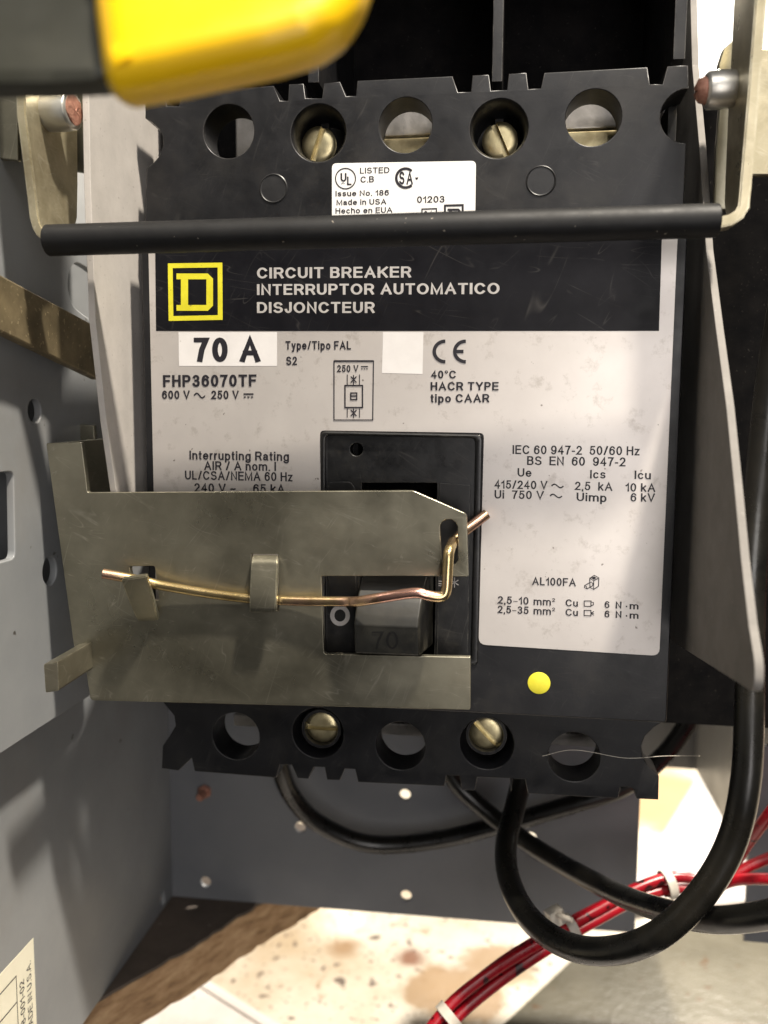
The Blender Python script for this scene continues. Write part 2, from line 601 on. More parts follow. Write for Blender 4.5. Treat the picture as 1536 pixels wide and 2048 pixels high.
# plain grotesque letterforms as centre lines: width, bottom, top, strokes in the unit box (a trailing 'c' closes a stroke)
_st = [(0, 0), (0, 1)]
_O = el(.5, .5, .5, .5, 0, 345, 23) + ['c']
_bowl = el(.5, .37, .5, .37, 0, 340, 17) + ['c']
_pb = el(.5, .637, .5, .363, 0, 340, 17) + ['c']
_pr = [(0, 1), (.6, 1)] + el(.6, .735, .4, .265, 80, -80) + [(.6, .47), (0, .47)]
_S = el(.5, .75, .45, .25, 25, 255) + [(.5, .505)] + el(.5, .255, .5, .255, 75, -155)
_two = el(.5, .71, .47, .29, 165, -25) + [(.0, 0), (1, 0)]
GLY = {
    'A': (.70, 0, 1, [[(0, 0), (.5, 1), (1, 0)], [(.2, .34), (.8, .34)]]),
    'B': (.60, 0, 1, [_st, [(0, 1), (.6, 1)] + el(.6, .77, .34, .23, 80, -80) + [(.6, .54), (0, .54)], [(.5, .54)] + el(.6, .27, .4, .27, 80, -80) + [(.6, 0), (0, 0)]]),
    'C': (.68, 0, 1, [el(.52, .5, .52, .5, 38, 322, 20)]),
    'D': (.66, 0, 1, [_st, [(0, 1), (.45, 1)] + el(.45, .5, .55, .5, 80, -80) + [(.45, 0), (0, 0)]]),
    'E': (.57, 0, 1, [_st, [(0, 1), (1, 1)], [(0, .53), (.93, .53)], [(0, 0), (1, 0)]]),
    'F': (.54, 0, 1, [_st, [(0, 1), (1, 1)], [(0, .51), (.88, .51)]]),
    'G': (.72, 0, 1, [el(.5, .5, .5, .5, 38, 310, 20) + [(1, .17), (1, .47), (.55, .47)]]),
    'H': (.62, 0, 1, [_st, [(1, 0), (1, 1)], [(0, .53), (1, .53)]]),
    'I': (.13, 0, 1, [[(.5, 0), (.5, 1)]]),
    'J': (.46, 0, 1, [[(1, 1), (1, .3)] + el(.5, .28, .5, .28, -10, -175)]),
    'K': (.64, 0, 1, [_st, [(1, 1), (0, .35)], [(.36, .6), (1, 0)]]),
    'L': (.50, 0, 1, [[(0, 1), (0, 0), (1, 0)]]),
    'M': (.76, 0, 1, [[(0, 0), (0, 1), (.5, .03), (1, 1), (1, 0)]]),
    'N': (.62, 0, 1, [[(0, 0), (0, 1), (1, 0), (1, 1)]]),
    'O': (.74, 0, 1, [_O]),
    'P': (.59, 0, 1, [_st, _pr]),
    'R': (.62, 0, 1, [_st, _pr, [(.5, .47), (.72, .36), (1, 0)]]),
    'S': (.62, 0, 1, [_S]),
    'T': (.60, 0, 1, [[(.5, 0), (.5, 1)], [(0, 1), (1, 1)]]),
    'U': (.62, 0, 1, [[(0, 1), (0, .35)] + el(.5, .35, .5, .35, 190, 350) + [(1, .35), (1, 1)]]),
    'V': (.68, 0, 1, [[(0, 1), (.5, 0), (1, 1)]]),
    'X': (.66, 0, 1, [[(0, 1), (1, 0)], [(1, 1), (0, 0)]]),
    'Y': (.66, 0, 1, [[(0, 1), (.5, .43), (.5, 0)], [(1, 1), (.5, .43)]]),
    'Z': (.60, 0, 1, [[(0, 1), (1, 1), (0, 0), (1, 0)]]),
    'a': (.50, 0, XH, [el(.46, .70, .42, .30, 160, 10) + [(.9, .62), (.9, .15), (1, 0)], [(.9, .56), (.5, .52)] + el(.36, .27, .36, .26, 95, 265) + [(.55, .05), (.9, .3)]]),
    'b': (.52, 0, 1, [_st, _bowl]),
    'c': (.50, 0, XH, [el(.52, .5, .52, .5, 42, 318, 18)]),
    'd': (.52, 0, 1, [[(1, 0), (1, 1)], _bowl]),
    'e': (.53, 0, XH, [[(0, .52), (1, .52)] + el(.5, .5, .5, .5, 5, 320, 20)]),
    'f': (.32, 0, 1, [[(1, 1)] + el(.85, .85, .42, .15, 95, 175) + [(.42, .6), (.42, 0)], [(0, .71), (.95, .71)]]),
    'g': (.52, -.28, XH, [_pb, [(1, 1), (1, .2)] + el(.5, .2, .5, .2, -10, -165)]),
    'h': (.50, 0, 1, [_st, [(0, .45)] + el(.5, .46, .5, .28, 170, 10) + [(1, .4), (1, 0)]]),
    'i': (.12, 0, 1, [[(.5, 0), (.5, .70)], [(.5, .98), (.5, 1.0)]]),
    'k': (.50, 0, 1, [_st, [(.95, .72), (0, .25)], [(.35, .45), (1, 0)]]),
    'm': (.82, 0, XH, [_st] + [[(a, .6)] + el(a + .25, .66, .25, .34, 170, 10) + [(a + .5, .5), (a + .5, 0)] for a in (0, .5)]),
    'n': (.50, 0, XH, [_st, [(0, .6)] + el(.5, .63, .5, .37, 170, 10) + [(1, .5), (1, 0)]]),
    'o': (.54, 0, XH, [_O]),
    'p': (.52, -.28, XH, [_st, _pb]),
    'q': (.52, -.28, XH, [[(1, 0), (1, 1)], _pb]),
    'r': (.30, 0, XH, [_st, [(0, .55)] + el(.95, .5, .95, .5, 165, 88)]),
    's': (.48, 0, XH, [_S]),
    't': (.29, 0, .95, [[(.4, 1), (.4, .2)] + el(.8, .14, .4, .14, 190, 270), [(0, .72), (1, .72)]]),
    'u': (.50, 0, XH, [[(0, 1), (0, .45)] + el(.5, .37, .5, .37, 190, 350), [(1, 1), (1, 0)]]),
    'x': (.50, 0, XH, [[(0, 1), (1, 0)], [(1, 1), (0, 0)]]),
    'y': (.50, -.28, XH, [[(0, 1), (.52, .3)], [(1, 1), (.5, .22), (.32, 0), (.08, 0)]]),
    'z': (.46, 0, XH, [[(0, 1), (1, 1), (0, 0), (1, 0)]]),
    '0': (.54, 0, 1, [_O]),
    '1': (.34, 0, 1, [[(0, .72), (.5, .80), (1, 1), (1, 0)]]),
    '2': (.54, 0, 1, [_two]),
    '3': (.54, 0, 1, [el(.48, .76, .42, .24, 160, -75) + [(.42, .52)], [(.42, .52)] + el(.48, .26, .5, .26, 80, -160)]),
    '4': (.56, 0, 1, [[(.74, 0), (.74, 1), (0, .29), (1, .29)]]),
    '5': (.54, 0, 1, [[(.92, 1), (.2, 1), (.07, .47)] + el(.48, .33, .5, .33, 135, -158)]),
    '6': (.54, 0, 1, [el(.5, .32, .5, .32, 0, 345, 18) + ['c'], el(.55, .5, .55, .5, 42, 190)]),
    '7': (.52, 0, 1, [[(0, 1), (1, 1), (.55, .5), (.34, 0)]]),
    '8': (.54, 0, 1, [el(.5, .765, .43, .235, 0, 345, 18) + ['c'], el(.5, .265, .5, .265, 0, 345, 18) + ['c']]),
    '9': (.54, 0, 1, [el(.5, .68, .5, .32, 0, 345, 18) + ['c'], el(.45, .5, .55, .5, 10, -138)]),
    '.': (.12, 0, .12, [[(.5, .4), (.5, .6)]]), ',': (.12, -.16, .12, [[(.5, 1), (.6, .5), (.2, 0)]]),
    '/': (.40, 0, 1, [[(0, 0), (1, 1)]]), '-': (.30, .30, .46, [[(0, .5), (1, .5)]]), '–': (.46, .36, .42, [[(0, .5), (1, .5)]]),
    '~': (.5, .3, .5, [[(0, .2), (.25, .9), (.5, .5), (.75, .1), (1, .8)]]),
    '°': (.32, .62, 1, [_O]), '²': (.30, .52, 1.0, [_two]),
}


def text_geo(s, off):
    """string -> flat quads (x, y, layer), cap height 0.70; off sets the weight"""
    if (s, off) in _tc:
        return _tc[(s, off)]
    wd = .125 + off * 2.4
    vs, fs = [], []
    x = 0.0
    for ch in s:
        if ch == ' ':
            x += .30
            continue
        W, y0, y1, strokes = GLY[ch]
        ww = wd if ch not in '°²–' else wd * .55
        W = max(W, ww)
        for li, stx in enumerate(strokes):
            closed = stx[-1] == 'c'
            P = [q for q in stx if q != 'c']
            P = [Vector((x + ww / 2 + a * (W - ww), y0 + ww / 2 + b * (y1 - y0 - ww))) for a, b in P]
            n = len(P)
            if not closed:      # square ends
                P[0] = P[0] + (P[0] - P[1]).normalized() * (ww * .5 if abs((P[0] - P[1]).normalized().x) in (0, 1) or True else 0)
                P[-1] = P[-1] + (P[-1] - P[-2]).normalized() * (ww * .5)
            L, R_ = [], []
            for i in range(n):
                a = P[i - 1] if (i or closed) else None
                c = P[(i + 1) % n] if (i < n - 1 or closed) else None
                d1 = (P[i] - a).normalized() if a is not None else (c - P[i]).normalized()
                d2 = (c - P[i]).normalized() if c is not None else d1
                t = (d1 + d2)
                t = t.normalized() if t.length > 1e-6 else d1
                nn = Vector((-t.y, t.x))
                kf = min(2.2, 1 / max(.3, abs(nn.dot(Vector((-d1.y, d1.x))))))
                L.append(P[i] + nn * (ww / 2 * kf))
                R_.append(P[i] - nn * (ww / 2 * kf))
            b0 = len(vs)
            vs += [(p.x * .7, p.y * .7, li) for p in L + R_]
            for i in range(n if closed else n - 1):
                j_ = (i + 1) % n
                fs.append((b0 + i, b0 + j_, b0 + n + j_, b0 + n + i))
        x += W + .115
    _tc[(s, off)] = (vs, fs)
    return vs, fs


class Ink:
    """flat print collected as faces on the plane y = const"""

    def __init__(self, y):
        self.y, self.v, self.f = y, [], []

    def add(self, vs, fs):
        n = len(self.v)
        self.v += [Vector(q) for q in vs]
        self.f += [tuple(n + i for i in f) for f in fs]

    def text(self, s, u0, v0, u1, v1, cap, off=.012):
        vs, fs = text_geo(s, off)
        x0, x1 = min(p[0] for p in vs), max(p[0] for p in vs)
        A, B = U(u0, v0, self.y), U(u1, v1, self.y)
        up = U((u0 + u1) / 2, (v0 + v1) / 2 - cap, self.y) - U((u0 + u1) / 2, (v0 + v1) / 2, self.y)
        up = Vector((up.x * .3, 0, up.z)) / .70
        self.add([A + (B - A) * ((x - x0) / (x1 - x0)) + up * y + Vector((0, -.006 * li, 0)) for x, y, li in vs], fs)

    def poly(self, px):
        self.add([U(u, v, self.y) for u, v in px], [tuple(range(len(px)))])

    def stroke(self, px, wpx, closed=False):
        P = [Vector((u, v)) for u, v in px]
        n = len(P)
        L, Rr = [], []
        for i in range(n):
            a = P[i - 1] if (i > 0 or closed) else P[i]
            c = P[(i + 1) % n] if (i < n - 1 or closed) else P[i]
            d1 = (P[i] - a).normalized() if (P[i] - a).length > 1e-6 else (c - P[i]).normalized()
            d2 = (c - P[i]).normalized() if (c - P[i]).length > 1e-6 else d1
            t = (d1 + d2)
            t = t.normalized() if t.length > 1e-6 else d1
            nn = Vector((-t.y, t.x))
            k = 1 / max(.5, abs(nn.dot(Vector((-d1.y, d1.x)))))
            L.append(P[i] + nn * (wpx / 2 * k))
            Rr.append(P[i] - nn * (wpx / 2 * k))
        self.n = (getattr(self, 'n', 0) + 1) % 8
        vs = [U(p.x, p.y, self.y - .003 * self.n) for p in L + Rr]
        fs = []
        for i in range(n if closed else n - 1):
            j = (i + 1) % n
            fs.append((i, j, n + j, n + i))
        self.add(vs, fs)

    def arc(self, cu, cv, r, a0, a1, wpx, n=22, ry=None):
        ry = ry or r
        self.stroke([(cu + r * math.cos(math.radians(a)), cv - ry * math.sin(math.radians(a))) for a in np.linspace(a0, a1, n)], wpx)

    def ring(self, cu, cv, r, wpx, n=36, ry=None):
        ry = ry or r
        self.stroke([(cu + r * math.cos(2 * math.pi * i / n), cv - ry * math.sin(2 * math.pi * i / n)) for i in range(n)], wpx, True)

    def tilde(self, u0, u1, v, h):
        self.stroke([(u0 + (u1 - u0) * t, v - h * math.sin(t * 2 * math.pi)) for t in np.linspace(0, 1, 14)], 2.6)

    def dc(self, u0, u1, v, s=1.0):
        self.stroke([(u0, v), (u1, v)], 2.8 * s)
        wd = (u1 - u0)
        for k in range(3):
            a = u0 + wd * (.02 + k * .36)
            self.stroke([(a, v + 6 * s), (a + wd * .22, v + 6 * s)], 2.6 * s)

    def build(self, name, mat, parent):
        m = mesh_from(self.v, self.f)
        bm = bmesh.new()
        bm.from_mesh(m)
        for f in bm.faces:
            if f.normal.y > 0:
                f.normal_flip()
        bm.to_mesh(m)
        bm.free()
        return part(name, m, mat, parent, smooth=0)


def pxloop(px, y, r=0.0, n=4):
    out = []
    for q in px:
        p = U(q[0], q[1], y)
        out.append((p.x, p.z) + ((q[2],) if len(q) > 2 else ()))
    return rounded(out, r, n) if (r or any(len(q) > 2 for q in px)) else out


def pxloop_x(px, x, r=0.0, n=4):
    out = []
    for q in px:
        p = UX(q[0], q[1], x)
        out.append((p.y, p.z) + ((q[2],) if len(q) > 2 else ()))
    return rounded(out, r, n) if (r or any(len(q) > 2 for q in px)) else out


# ================================================================== the setting
ZB = -153.0          # underside of the enclosure
ZF = -240.0          # floor
floor = part('floor', box(-700, 900, 75, 1500, ZF - 8, ZF, 0), M['floor'], smooth=0, kind='structure',
             label='pale stained floor below the enclosure', cat='floor')

# whitewashed boards with dark seams, lower left
s0, s1 = UZ(370, 1960, ZF), UZ(530, 2062, ZF)
dv = (s1 - s0).normalized()
nv = Vector((-dv.y, dv.x, 0))
if nv.x > 0:
    nv = -nv


def strip(a, b, k):
    p = s0 + nv * a
    q = s0 + nv * b
    c = [p - dv * 150, p + dv * 260, q + dv * 260, q - dv * 150]
    return hexa([(x.x, x.y, ZF + .002) for x in c] + [(x.x, x.y, ZF + k) for x in c], .4, 1)


for a, b, k in ((-.6, -5.6, 1.2), (.4, 46, 1.5), (47.2, 120, 1.2)):
    part('floor_board', strip(a, b, k), M['plank_white'], floor, smooth=30)

# wooden board carrying the enclosure
pa, pb = UZ(215, 1990, ZB), UZ(520, 1808, ZB)
d = (pb - pa).normalized()
a, b2 = pa - d * 130, pb + d * 60
board = thing('wooden_board', ((a.x + b2.x) / 2 - 60, (a.y + b2.y) / 2, ZB - 15), 'rough brown wooden board lying under the grey enclosure corner', 'board')
random.seed(3)
edge = []
nseg = 90
for i in range(nseg + 1):
    p = a + (b2 - a) * (i / nseg)
    off = Vector((d.y, -d.x, 0)) * (random.uniform(-.5, .5) + .5 * math.sin(i * .35))
    edge.append((p.x + off.x, p.y + off.y))
loop = edge + [(b2.x - 190, b2.y + 40), (a.x - 190, a.y - 20)]
part('board_core', plate([loop], ZB - 15, ZB - 1.0, .3, 'z'), M['wood'], board, smooth=20)
loop2 = [(x - .25 * random.random(), y) for x, y in edge] + [(b2.x - 190, b2.y + 40), (a.x - 190, a.y - 20)]
part('board_face', plate([loop2], ZB - 1.0, ZB - .02, .15, 'z'), M['wood_top'], board, smooth=20, label='blackened upper face of the board')

# dirty glossy sheet, right
c = [UZ(985, 2075, ZF), UZ(1165, 1905, ZF), UZ(1640, 1800, ZF), UZ(1760, 2120, ZF)]
lp = rounded([(p.x, p.y) for p in c], 2)
part('sheet', plate([lp], ZF + .01, ZF + 1.6, .3, 'z'), M['sheet'], None, 30,
     label='glossy grimy olive sheet lying on the floor below the red wires', cat='sheet')
# pale cracked slab, right gap
c = [UZ(1225, 1840, ZF), UZ(1405, 1545, ZF), UZ(1475, 1525, ZF), UZ(1700, 1560, ZF), UZ(1680, 1790, ZF)]
part('slab', plate([rounded([(p.x, p.y) for p in c], 2)], ZF + .01, ZF + 3, .6, 'z'), M['stone'], None, 30,
     label='pale cracked stone slab on the floor behind the cables', cat='slab')

# ------------------------------------------------------------------ enclosure
enc = thing('enclosure', (0, 60, ZB), 'grey painted sheet metal enclosure around the breaker', 'enclosure')
XW = -85.0
lw = [(-95, ZB), (76, ZB), (76, 150), (-95, 150)]
hp = UX(325, 1799, XW)
part('side_wall', plate([lw, circle(hp.y, hp.z, 2.0, 20, 2.6)], XW - 1.6, XW, .3, 'x'), M['grey'], enc, 30)
# pan with drilled holes
YP = 75.0
holes = []
for (u, v, r) in ((810, 1590, 1.75), (1060, 1678, 2.15), (600, 1655, 1.8), (411, 1764, 1.75), (812, 1792, 1.75)):
    p = U(u, v, YP)
    holes.append(circle(p.x, p.z, r, 22))
pr, pbm = U(1270, 1600, YP), U(1270, 1860, YP)
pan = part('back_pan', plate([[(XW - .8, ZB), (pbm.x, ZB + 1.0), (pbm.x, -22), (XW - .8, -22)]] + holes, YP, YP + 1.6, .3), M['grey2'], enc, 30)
p = U(410, 1582, YP)
bt = join([lathe([(2.3, 0), (2.3, 1.2), (1.9, 1.5)], (p.x, YP, p.z), (0, -1, 0), 6), lathe([(1.3, 1.5), (1.3, 5), (.9, 5.6)], (p.x, YP, p.z), (0, -1, 0), 16)])
part('bolt_tip', bt, M['copper'], enc, 30)
# right wall and rear panel further back
ra = UZ(1393, 1537, ZB)
rb = UZ(1448, 1650, ZB)
XR = (ra.x + rb.x) / 2
YB = ra.y
part('side_wall', plate([[(YB, ZB), (70, ZB), (70, -40), (YB, -40)]], XR, XR + 1.6, .3, 'x'), M['grey'], enc, 30)
pz = U(1340, 1531, YB)
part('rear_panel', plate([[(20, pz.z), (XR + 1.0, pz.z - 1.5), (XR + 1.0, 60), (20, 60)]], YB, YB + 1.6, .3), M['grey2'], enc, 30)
q0, q1 = U(1509, 1490, 74), U(1509, 1885, 74)
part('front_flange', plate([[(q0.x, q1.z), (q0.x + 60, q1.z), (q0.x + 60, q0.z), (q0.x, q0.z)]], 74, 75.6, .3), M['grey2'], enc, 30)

# inner side plate, left, with holes and slot
XS = -78.0
e0, e1 = UX(0, 1508, XS), UX(130, 1424, XS)
sl = (e1.z - e0.z) / (e1.y - e0.y)
zl = lambda y: e0.z + sl * (y - e0.y)
outl = [(-95, zl(-95)), (30, zl(30)), (30, 78), (-95, 78)]
hs = []
for (u, v, r, rz) in ((70, 822, 2.6, 2.6), (100, 1142, 3.0, 3.2)):
    p = UX(u, v, XS)
    hs.append(circle(p.y, p.z, r, 26, rz))
pA, pB = UX(22, 948, XS), UX(25, 1118, XS)
hs.append(rounded([(-80, pA.z + .5), (pA.y + 1.0, pA.z + .5), (pB.y + 1.0, pB.z), (-80, pB.z)], 1.6))
hs.append(pxloop_x([(150, 522), (136, 548), (137, 585), (146, 612), (168, 630), (190, 646), (205, 640), (205, 560), (178, 538)], XS, 2.5))
part('mechanism_side_plate', plate([outl] + hs, XS - 1.8, XS, .3, 'x'), M['grey'], enc, 30)
# paper rating label stuck on the left wall
t0_, t1_ = UX(62, 1880, XW), UX(77, 2052, XW)
yr = (t0_.y + t1_.y) / 2
lab = part('data_label', plate([[(yr - 48, t0_.z - 62), (yr, t0_.z - 62), (yr, t0_.z), (yr - 48, t0_.z)]], XW, XW + .12, .02, 'x'), M['cream'], enc, 0,
           label='cream paper data label with a ruled grid')
vs, fs = [], []


def wall_quad(y0, y1, z0, z1):
    n = len(vs)
    for y, z in ((y0, z0), (y1, z0), (y1, z1), (y0, z1)):
        vs.append((XW + .17, y, z))
    fs.append((n, n + 1, n + 2, n + 3))


zt = t0_.z
g1 = yr - 7.5
for k in range(6):
    wall_quad(g1 - 36, g1, zt - 4.5 - k * 6.2, zt - 4.2 - k * 6.2)
wall_quad(g1 - .25, g1, zt - 60, zt - 4.2)
wall_quad(g1 - 12.25, g1 - 12, zt - 60, zt - 4.5 - 12.4)


def wall_text(s, yb, zs, h, L):
    tv, tf = text_geo(s, .0)
    x0, x1 = min(p[0] for p in tv), max(p[0] for p in tv)
    n = len(vs)
    for x, y, li in tv:
        vs.append((XW + .17 + .006 * li, yb - y / .7 * h, zs + (x - x0) / (x1 - x0) * L))
    for f in tf:
        fs.append(tuple(n + i for i in f))


wall_text('MADE IN U.S.A.', yr - 1.6, zt - 22, 1.9, 17.5)
wall_text('30458-001-02', yr - 4.6, zt - 24, 1.9, 17)
part('printed_lettering', mesh_from(vs, fs), M['ink'], lab, 0)

# sloping browned lever along the side plate
XL = -72.5
lev = pxloop_x([(-60, 516), (200, 656), (200, 760), (-60, 634)], XL, .6)
part('lever', plate([lev], XL - 2.2, XL, .4, 'x'), M['brown'], None, 30, label='browned flat steel lever sloping down along the grey side plate', cat='lever')
# small brass bar end
c = [U(86, 1328, -30), U(116, 1322, -30), U(118, 1382, -30), U(90, 1387, -30)]
f8 = [(p.x, p.y, p.z) for p in (c[3], c[2], c[1], c[0])]
bk = [(x - 4, 35, z - 1.0) for x, y, z in f8]
part('stop_bar', hexa(f8 + bk, .5), M['brass'], None, 30, label='short brass coloured bar end poking out below the interlock plate', cat='bar')

# cross plates of the operating mechanism behind the bail arms
c = [(-70, 176), (33, 176), (33, 322), (-70, 316)]
part('mechanism_plate', plate([pxloop([(-70, 100), (34, 100), (36, 321), (-70, 312)], -21, .4)], -21, -19.6, .3), M['brass'], None, 30,
     label='olive flat metal plate to the left of the rusty pin arm', cat='plate', group=None)
part('mechanism_plate', plate([pxloop([(90, 100), (172, 100), (176, 346), (90, 332)], -7, .4)], -7, -5.4, .3), M['brass'], None, 30,
     label='narrow olive metal plate between the rusty pin arm and pale board', cat='plate')
part('mechanism_plate', plate([pxloop([(1506, 96), (1640, 96), (1640, 350), (1500, 350)], 4, .4)], 4, 6, .3), M['zinc'], None, 30,
     label='yellow chromate plate beside the right hand bail arm', cat='plate')

part('mechanism_plate', plate([pxloop([(1446, 98), (1500, 52), (1502, 420), (1428, 420), (1432, 300), (1440, 200), (1436, 130)], -4, .4)], -4, -2.4, .3), M['brass'], None, 30,
     label='olive plate with a slanted top corner behind the right pivot pin', cat='plate')
# fibre barriers
p = [(178, 60), (178, 200), (181, 360), (186, 500), (191, 640), (214, 850), (233, 985), (246, 1080)]
fr = pxloop_x(p, -60)
lp = fr + [(38, -30), (38, 96)]
part('barrier_card', plate([lp], -61.4, -60, .15, 'x'), M['card'], None, 30, label='pale grey fibre barrier card left of the breaker, receding downward', cat='barrier')
p = [(1379, -60), (1384, 130), (1399, 300), (1412, 500), (1432, 660), (1452, 810), (1469, 980), (1482, 1120), (1497, 1250), (1510, 1330, 6), (1507, 1386, 5), (1390, 1312)]
fr = pxloop_x(p, 59.6, .01)
ps, pe = UX(1507, 1386, 59.6), UX(1390, 1312, 59.6)
k = (pe.z - ps.z) / (pe.y - ps.y)
lp = fr + [(40, pe.z + k * (40 - pe.y)), (40, 96)]
part('barrier_card', plate([lp], 59.6, 61.0, .15, 'x'), M['card_shaded'] if 'card_shaded' in M else M['card'], None, 30,
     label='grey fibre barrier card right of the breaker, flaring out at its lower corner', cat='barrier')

# white sheet added upper right, tilted to catch lamp light as the bright background
lp = hexa([(62.5, 40, 80), (150, 40, 80), (150, 41, 78.8), (62.5, 41, 78.8), (62.5, 110, 150), (150, 110, 150), (150, 111, 148.8), (62.5, 111, 148.8)], .1, 1)
part('bright_backdrop', lp, M['backdrop'], None, 0, label='white sheet added for the bright background behind the right bail arm', cat='sheet')

# ------------------------------------------------------------------ terminal shroud with partitions
sh = thing('terminal_shroud', (0, 25, 70), 'black terminal shroud with upright partitions above the breaker', 'shroud')
part('back_wall', box(-59, 59, 44, 46, 50, 150, .2), M['black_in'], sh, 30)
part('top_wall', box(-59, 59, 4, 44, 128, 130, .2), M['black_in'], sh, 30)
part('partition', box(-59, -56.5, 14, 44, 62, 128, .2), M['black_in'], sh, 30)
for (u, v, uw) in ((627, 165, 22), (994, 163, 21), (1358, 118, 24)):
    p = U(u, v, 1.5)
    q = U(u + uw, v, 1.5)
    wd = (q.x - p.x) / 2
    part('partition', box(p.x - wd, p.x + wd, 1.5, 43.9, p.z, 127.9, .2), M['black'], sh, 30)
part('dark_fill_panel', box(63, 150, 34, 36, -70, 82, .2), M['black_in'], sh, 30)  # black panel added for the dark interior, also shades the rear panel
# ================================================================== the breaker
cb = thing('circuit_breaker', (0, 35, -76), 'black three pole circuit breaker with silver face label', 'circuit breaker')
HOLE = 66.85
TOP = [(290, 208), (290, 236), (303, 243), (318, 257), (325, 272), (326, 292), (318, 312), (306, 326), (293, 337), (291, 420), (286, 505)]
top_edge = [(1376, 130), (1335, 132), (1325, 168), (1300, 168), (1295, 134), (1089, 145), (1082, 176), (1057, 178), (1053, 145), (1018, 147),
            (1014, 179), (982, 181), (978, 149), (945, 150), (942, 183), (916, 184), (905, 152), (715, 161), (712, 191), (692, 192),
            (680, 163), (648, 166), (644, 196), (611, 196), (607, 167), (578, 168), (576, 201), (560, 201), (547, 171), (392, 183),
            (362, 192), (358, 212), (334, 212), (330, 196), (300, 198)]
right = [(1391, 505)]
rs = []
q = U(1389, 246, 0)
lp = [(U(u, v, 0).x, U(u, v, 0).z) for u, v in TOP]
lp.append((56.3, 40))
for a in np.linspace(-90, -270, 15):
    lp.append((56.3 + 5.2 * math.cos(math.radians(a)), 66.4 + 5.2 * math.sin(math.radians(a))))
lp += [(U(u, v, 0).x, U(u, v, 0).z) for u, v in top_edge]
loops = [lp]
for u, v in ((457.5, 262.5), (811, 250), (1187, 235)):
    p = U(u, v, 0)
    loops.append(circle(p.x, p.z, 5.55, 40))
WELLS = []
for u, v in ((637, 266), (998, 257)):
    p = U(u, v, 0)
    loops.append(circle(p.x, p.z, 5.9, 40))
    WELLS.append((p.x, p.z, 1))
part('terminal_cover', plate(loops, 0, 9, .22), M['black'], cb, 30)

LEFTB = [(318, 1395), (348, 1432), (351, 1452), (340, 1470), (325, 1492), (323, 1537), (357, 1542), (383, 1517), (389, 1543),
         (552, 1556), (560, 1530), (583, 1530), (595, 1557), (617, 1558), (628, 1534), (649, 1535), (654, 1560), (680, 1561), (690, 1538), (710, 1539),
         (716, 1565), (889, 1573), (893, 1551), (920, 1552), (923, 1580), (950, 1582), (955, 1555), (1019, 1557), (1022, 1585),
         (1026, 1558), (1050, 1559), (1056, 1588), (1236, 1597), (1241, 1575), (1256, 1573), (1268, 1579), (1273, 1598), (1317, 1600), (1318, 1553),
         (1296, 1532), (1285, 1512), (1283, 1492), (1290, 1473), (1308, 1455), (1325, 1445)]
lp = [(U(u, v, 0).x, U(u, v, 0).z) for u, v in LEFTB]
lp = lp[::-1]
lp += [(-56.3, -50)]
lp2 = [(56.0, -50)] + lp
loops = [lp2]
for u, v in ((472, 1472.5), (801, 1492), (1148, 1514)):
    p = U(u, v, 0)
    loops.append(circle(p.x, p.z, 5.55, 40))
for u, v in ((636, 1466), (974, 1487)):
    p = U(u, v, 0)
    loops.append(circle(p.x, p.z, 5.9, 40))
    WELLS.append((p.x, p.z, -1))
part('terminal_cover', plate(loops, 0, 9, .22), M['black'], cb, 30)

# back block and pole walls
part('molded_case', box(-56, 56, 3, 74.9, -49, 49, .6), M['black'], cb, 30)
for z0, z1 in ((49.1, 72), (-72, -49.1)):
    for x in (-55.2, -19.1, 19.1, 55.0):
        if z0 < 0 and abs(x) > 30:
            continue
        part('pole_wall', box(x - .9, x + .9, 9.05, 40, z0, z1, .15), M['black'], cb, 30)


def screw(x, z, y, ang, parent):
    """domed slotted head facing the camera"""
    ms = []
    R_, s = 3.75, .62
    for side in (1, -1):
        vs, fs = [], []
        na, nb = 8, 14
        for i in range(na + 1):
            a = s + (R_ * .995 - s) * (i / na)
            hw = math.sqrt(max(R_ * R_ - a * a, .0))
            for j in range(nb + 1):
                b_ = hw * (2 * j / nb - 1)
                r = math.hypot(a, b_) / R_
                h = 1.0 * math.sqrt(max(0, 1 - .9 * r ** 4))
                vs.append((a * side, b_, h))
        for i in range(na):
            for j in range(nb):
                k = i * (nb + 1) + j
                fs.append((k, k + 1, k + nb + 2, k + nb + 1))
        n = len(vs)
        for j in range(nb + 1):      # slot wall
            vs.append((vs[j][0], vs[j][1], -1.0))
        for j in range(nb):
            fs.append((j, n + j, n + j + 1, j + 1))
        ms.append(mesh_from(vs, fs))
    ms.append(mesh_from([(R_ * math.cos(2 * math.pi * k / 28), R_ * math.sin(2 * math.pi * k / 28), -.95) for k in range(28)], [tuple(range(28))]))
    m = join(ms)
    ca, sa = math.cos(ang), math.sin(ang)
    for v in m.vertices:
        px, py, h = v.co
        v.co = (x + px * ca - py * sa, y - h, z + px * sa + py * ca)
    return part('screw', fix(m), M['screw'], parent, 40)


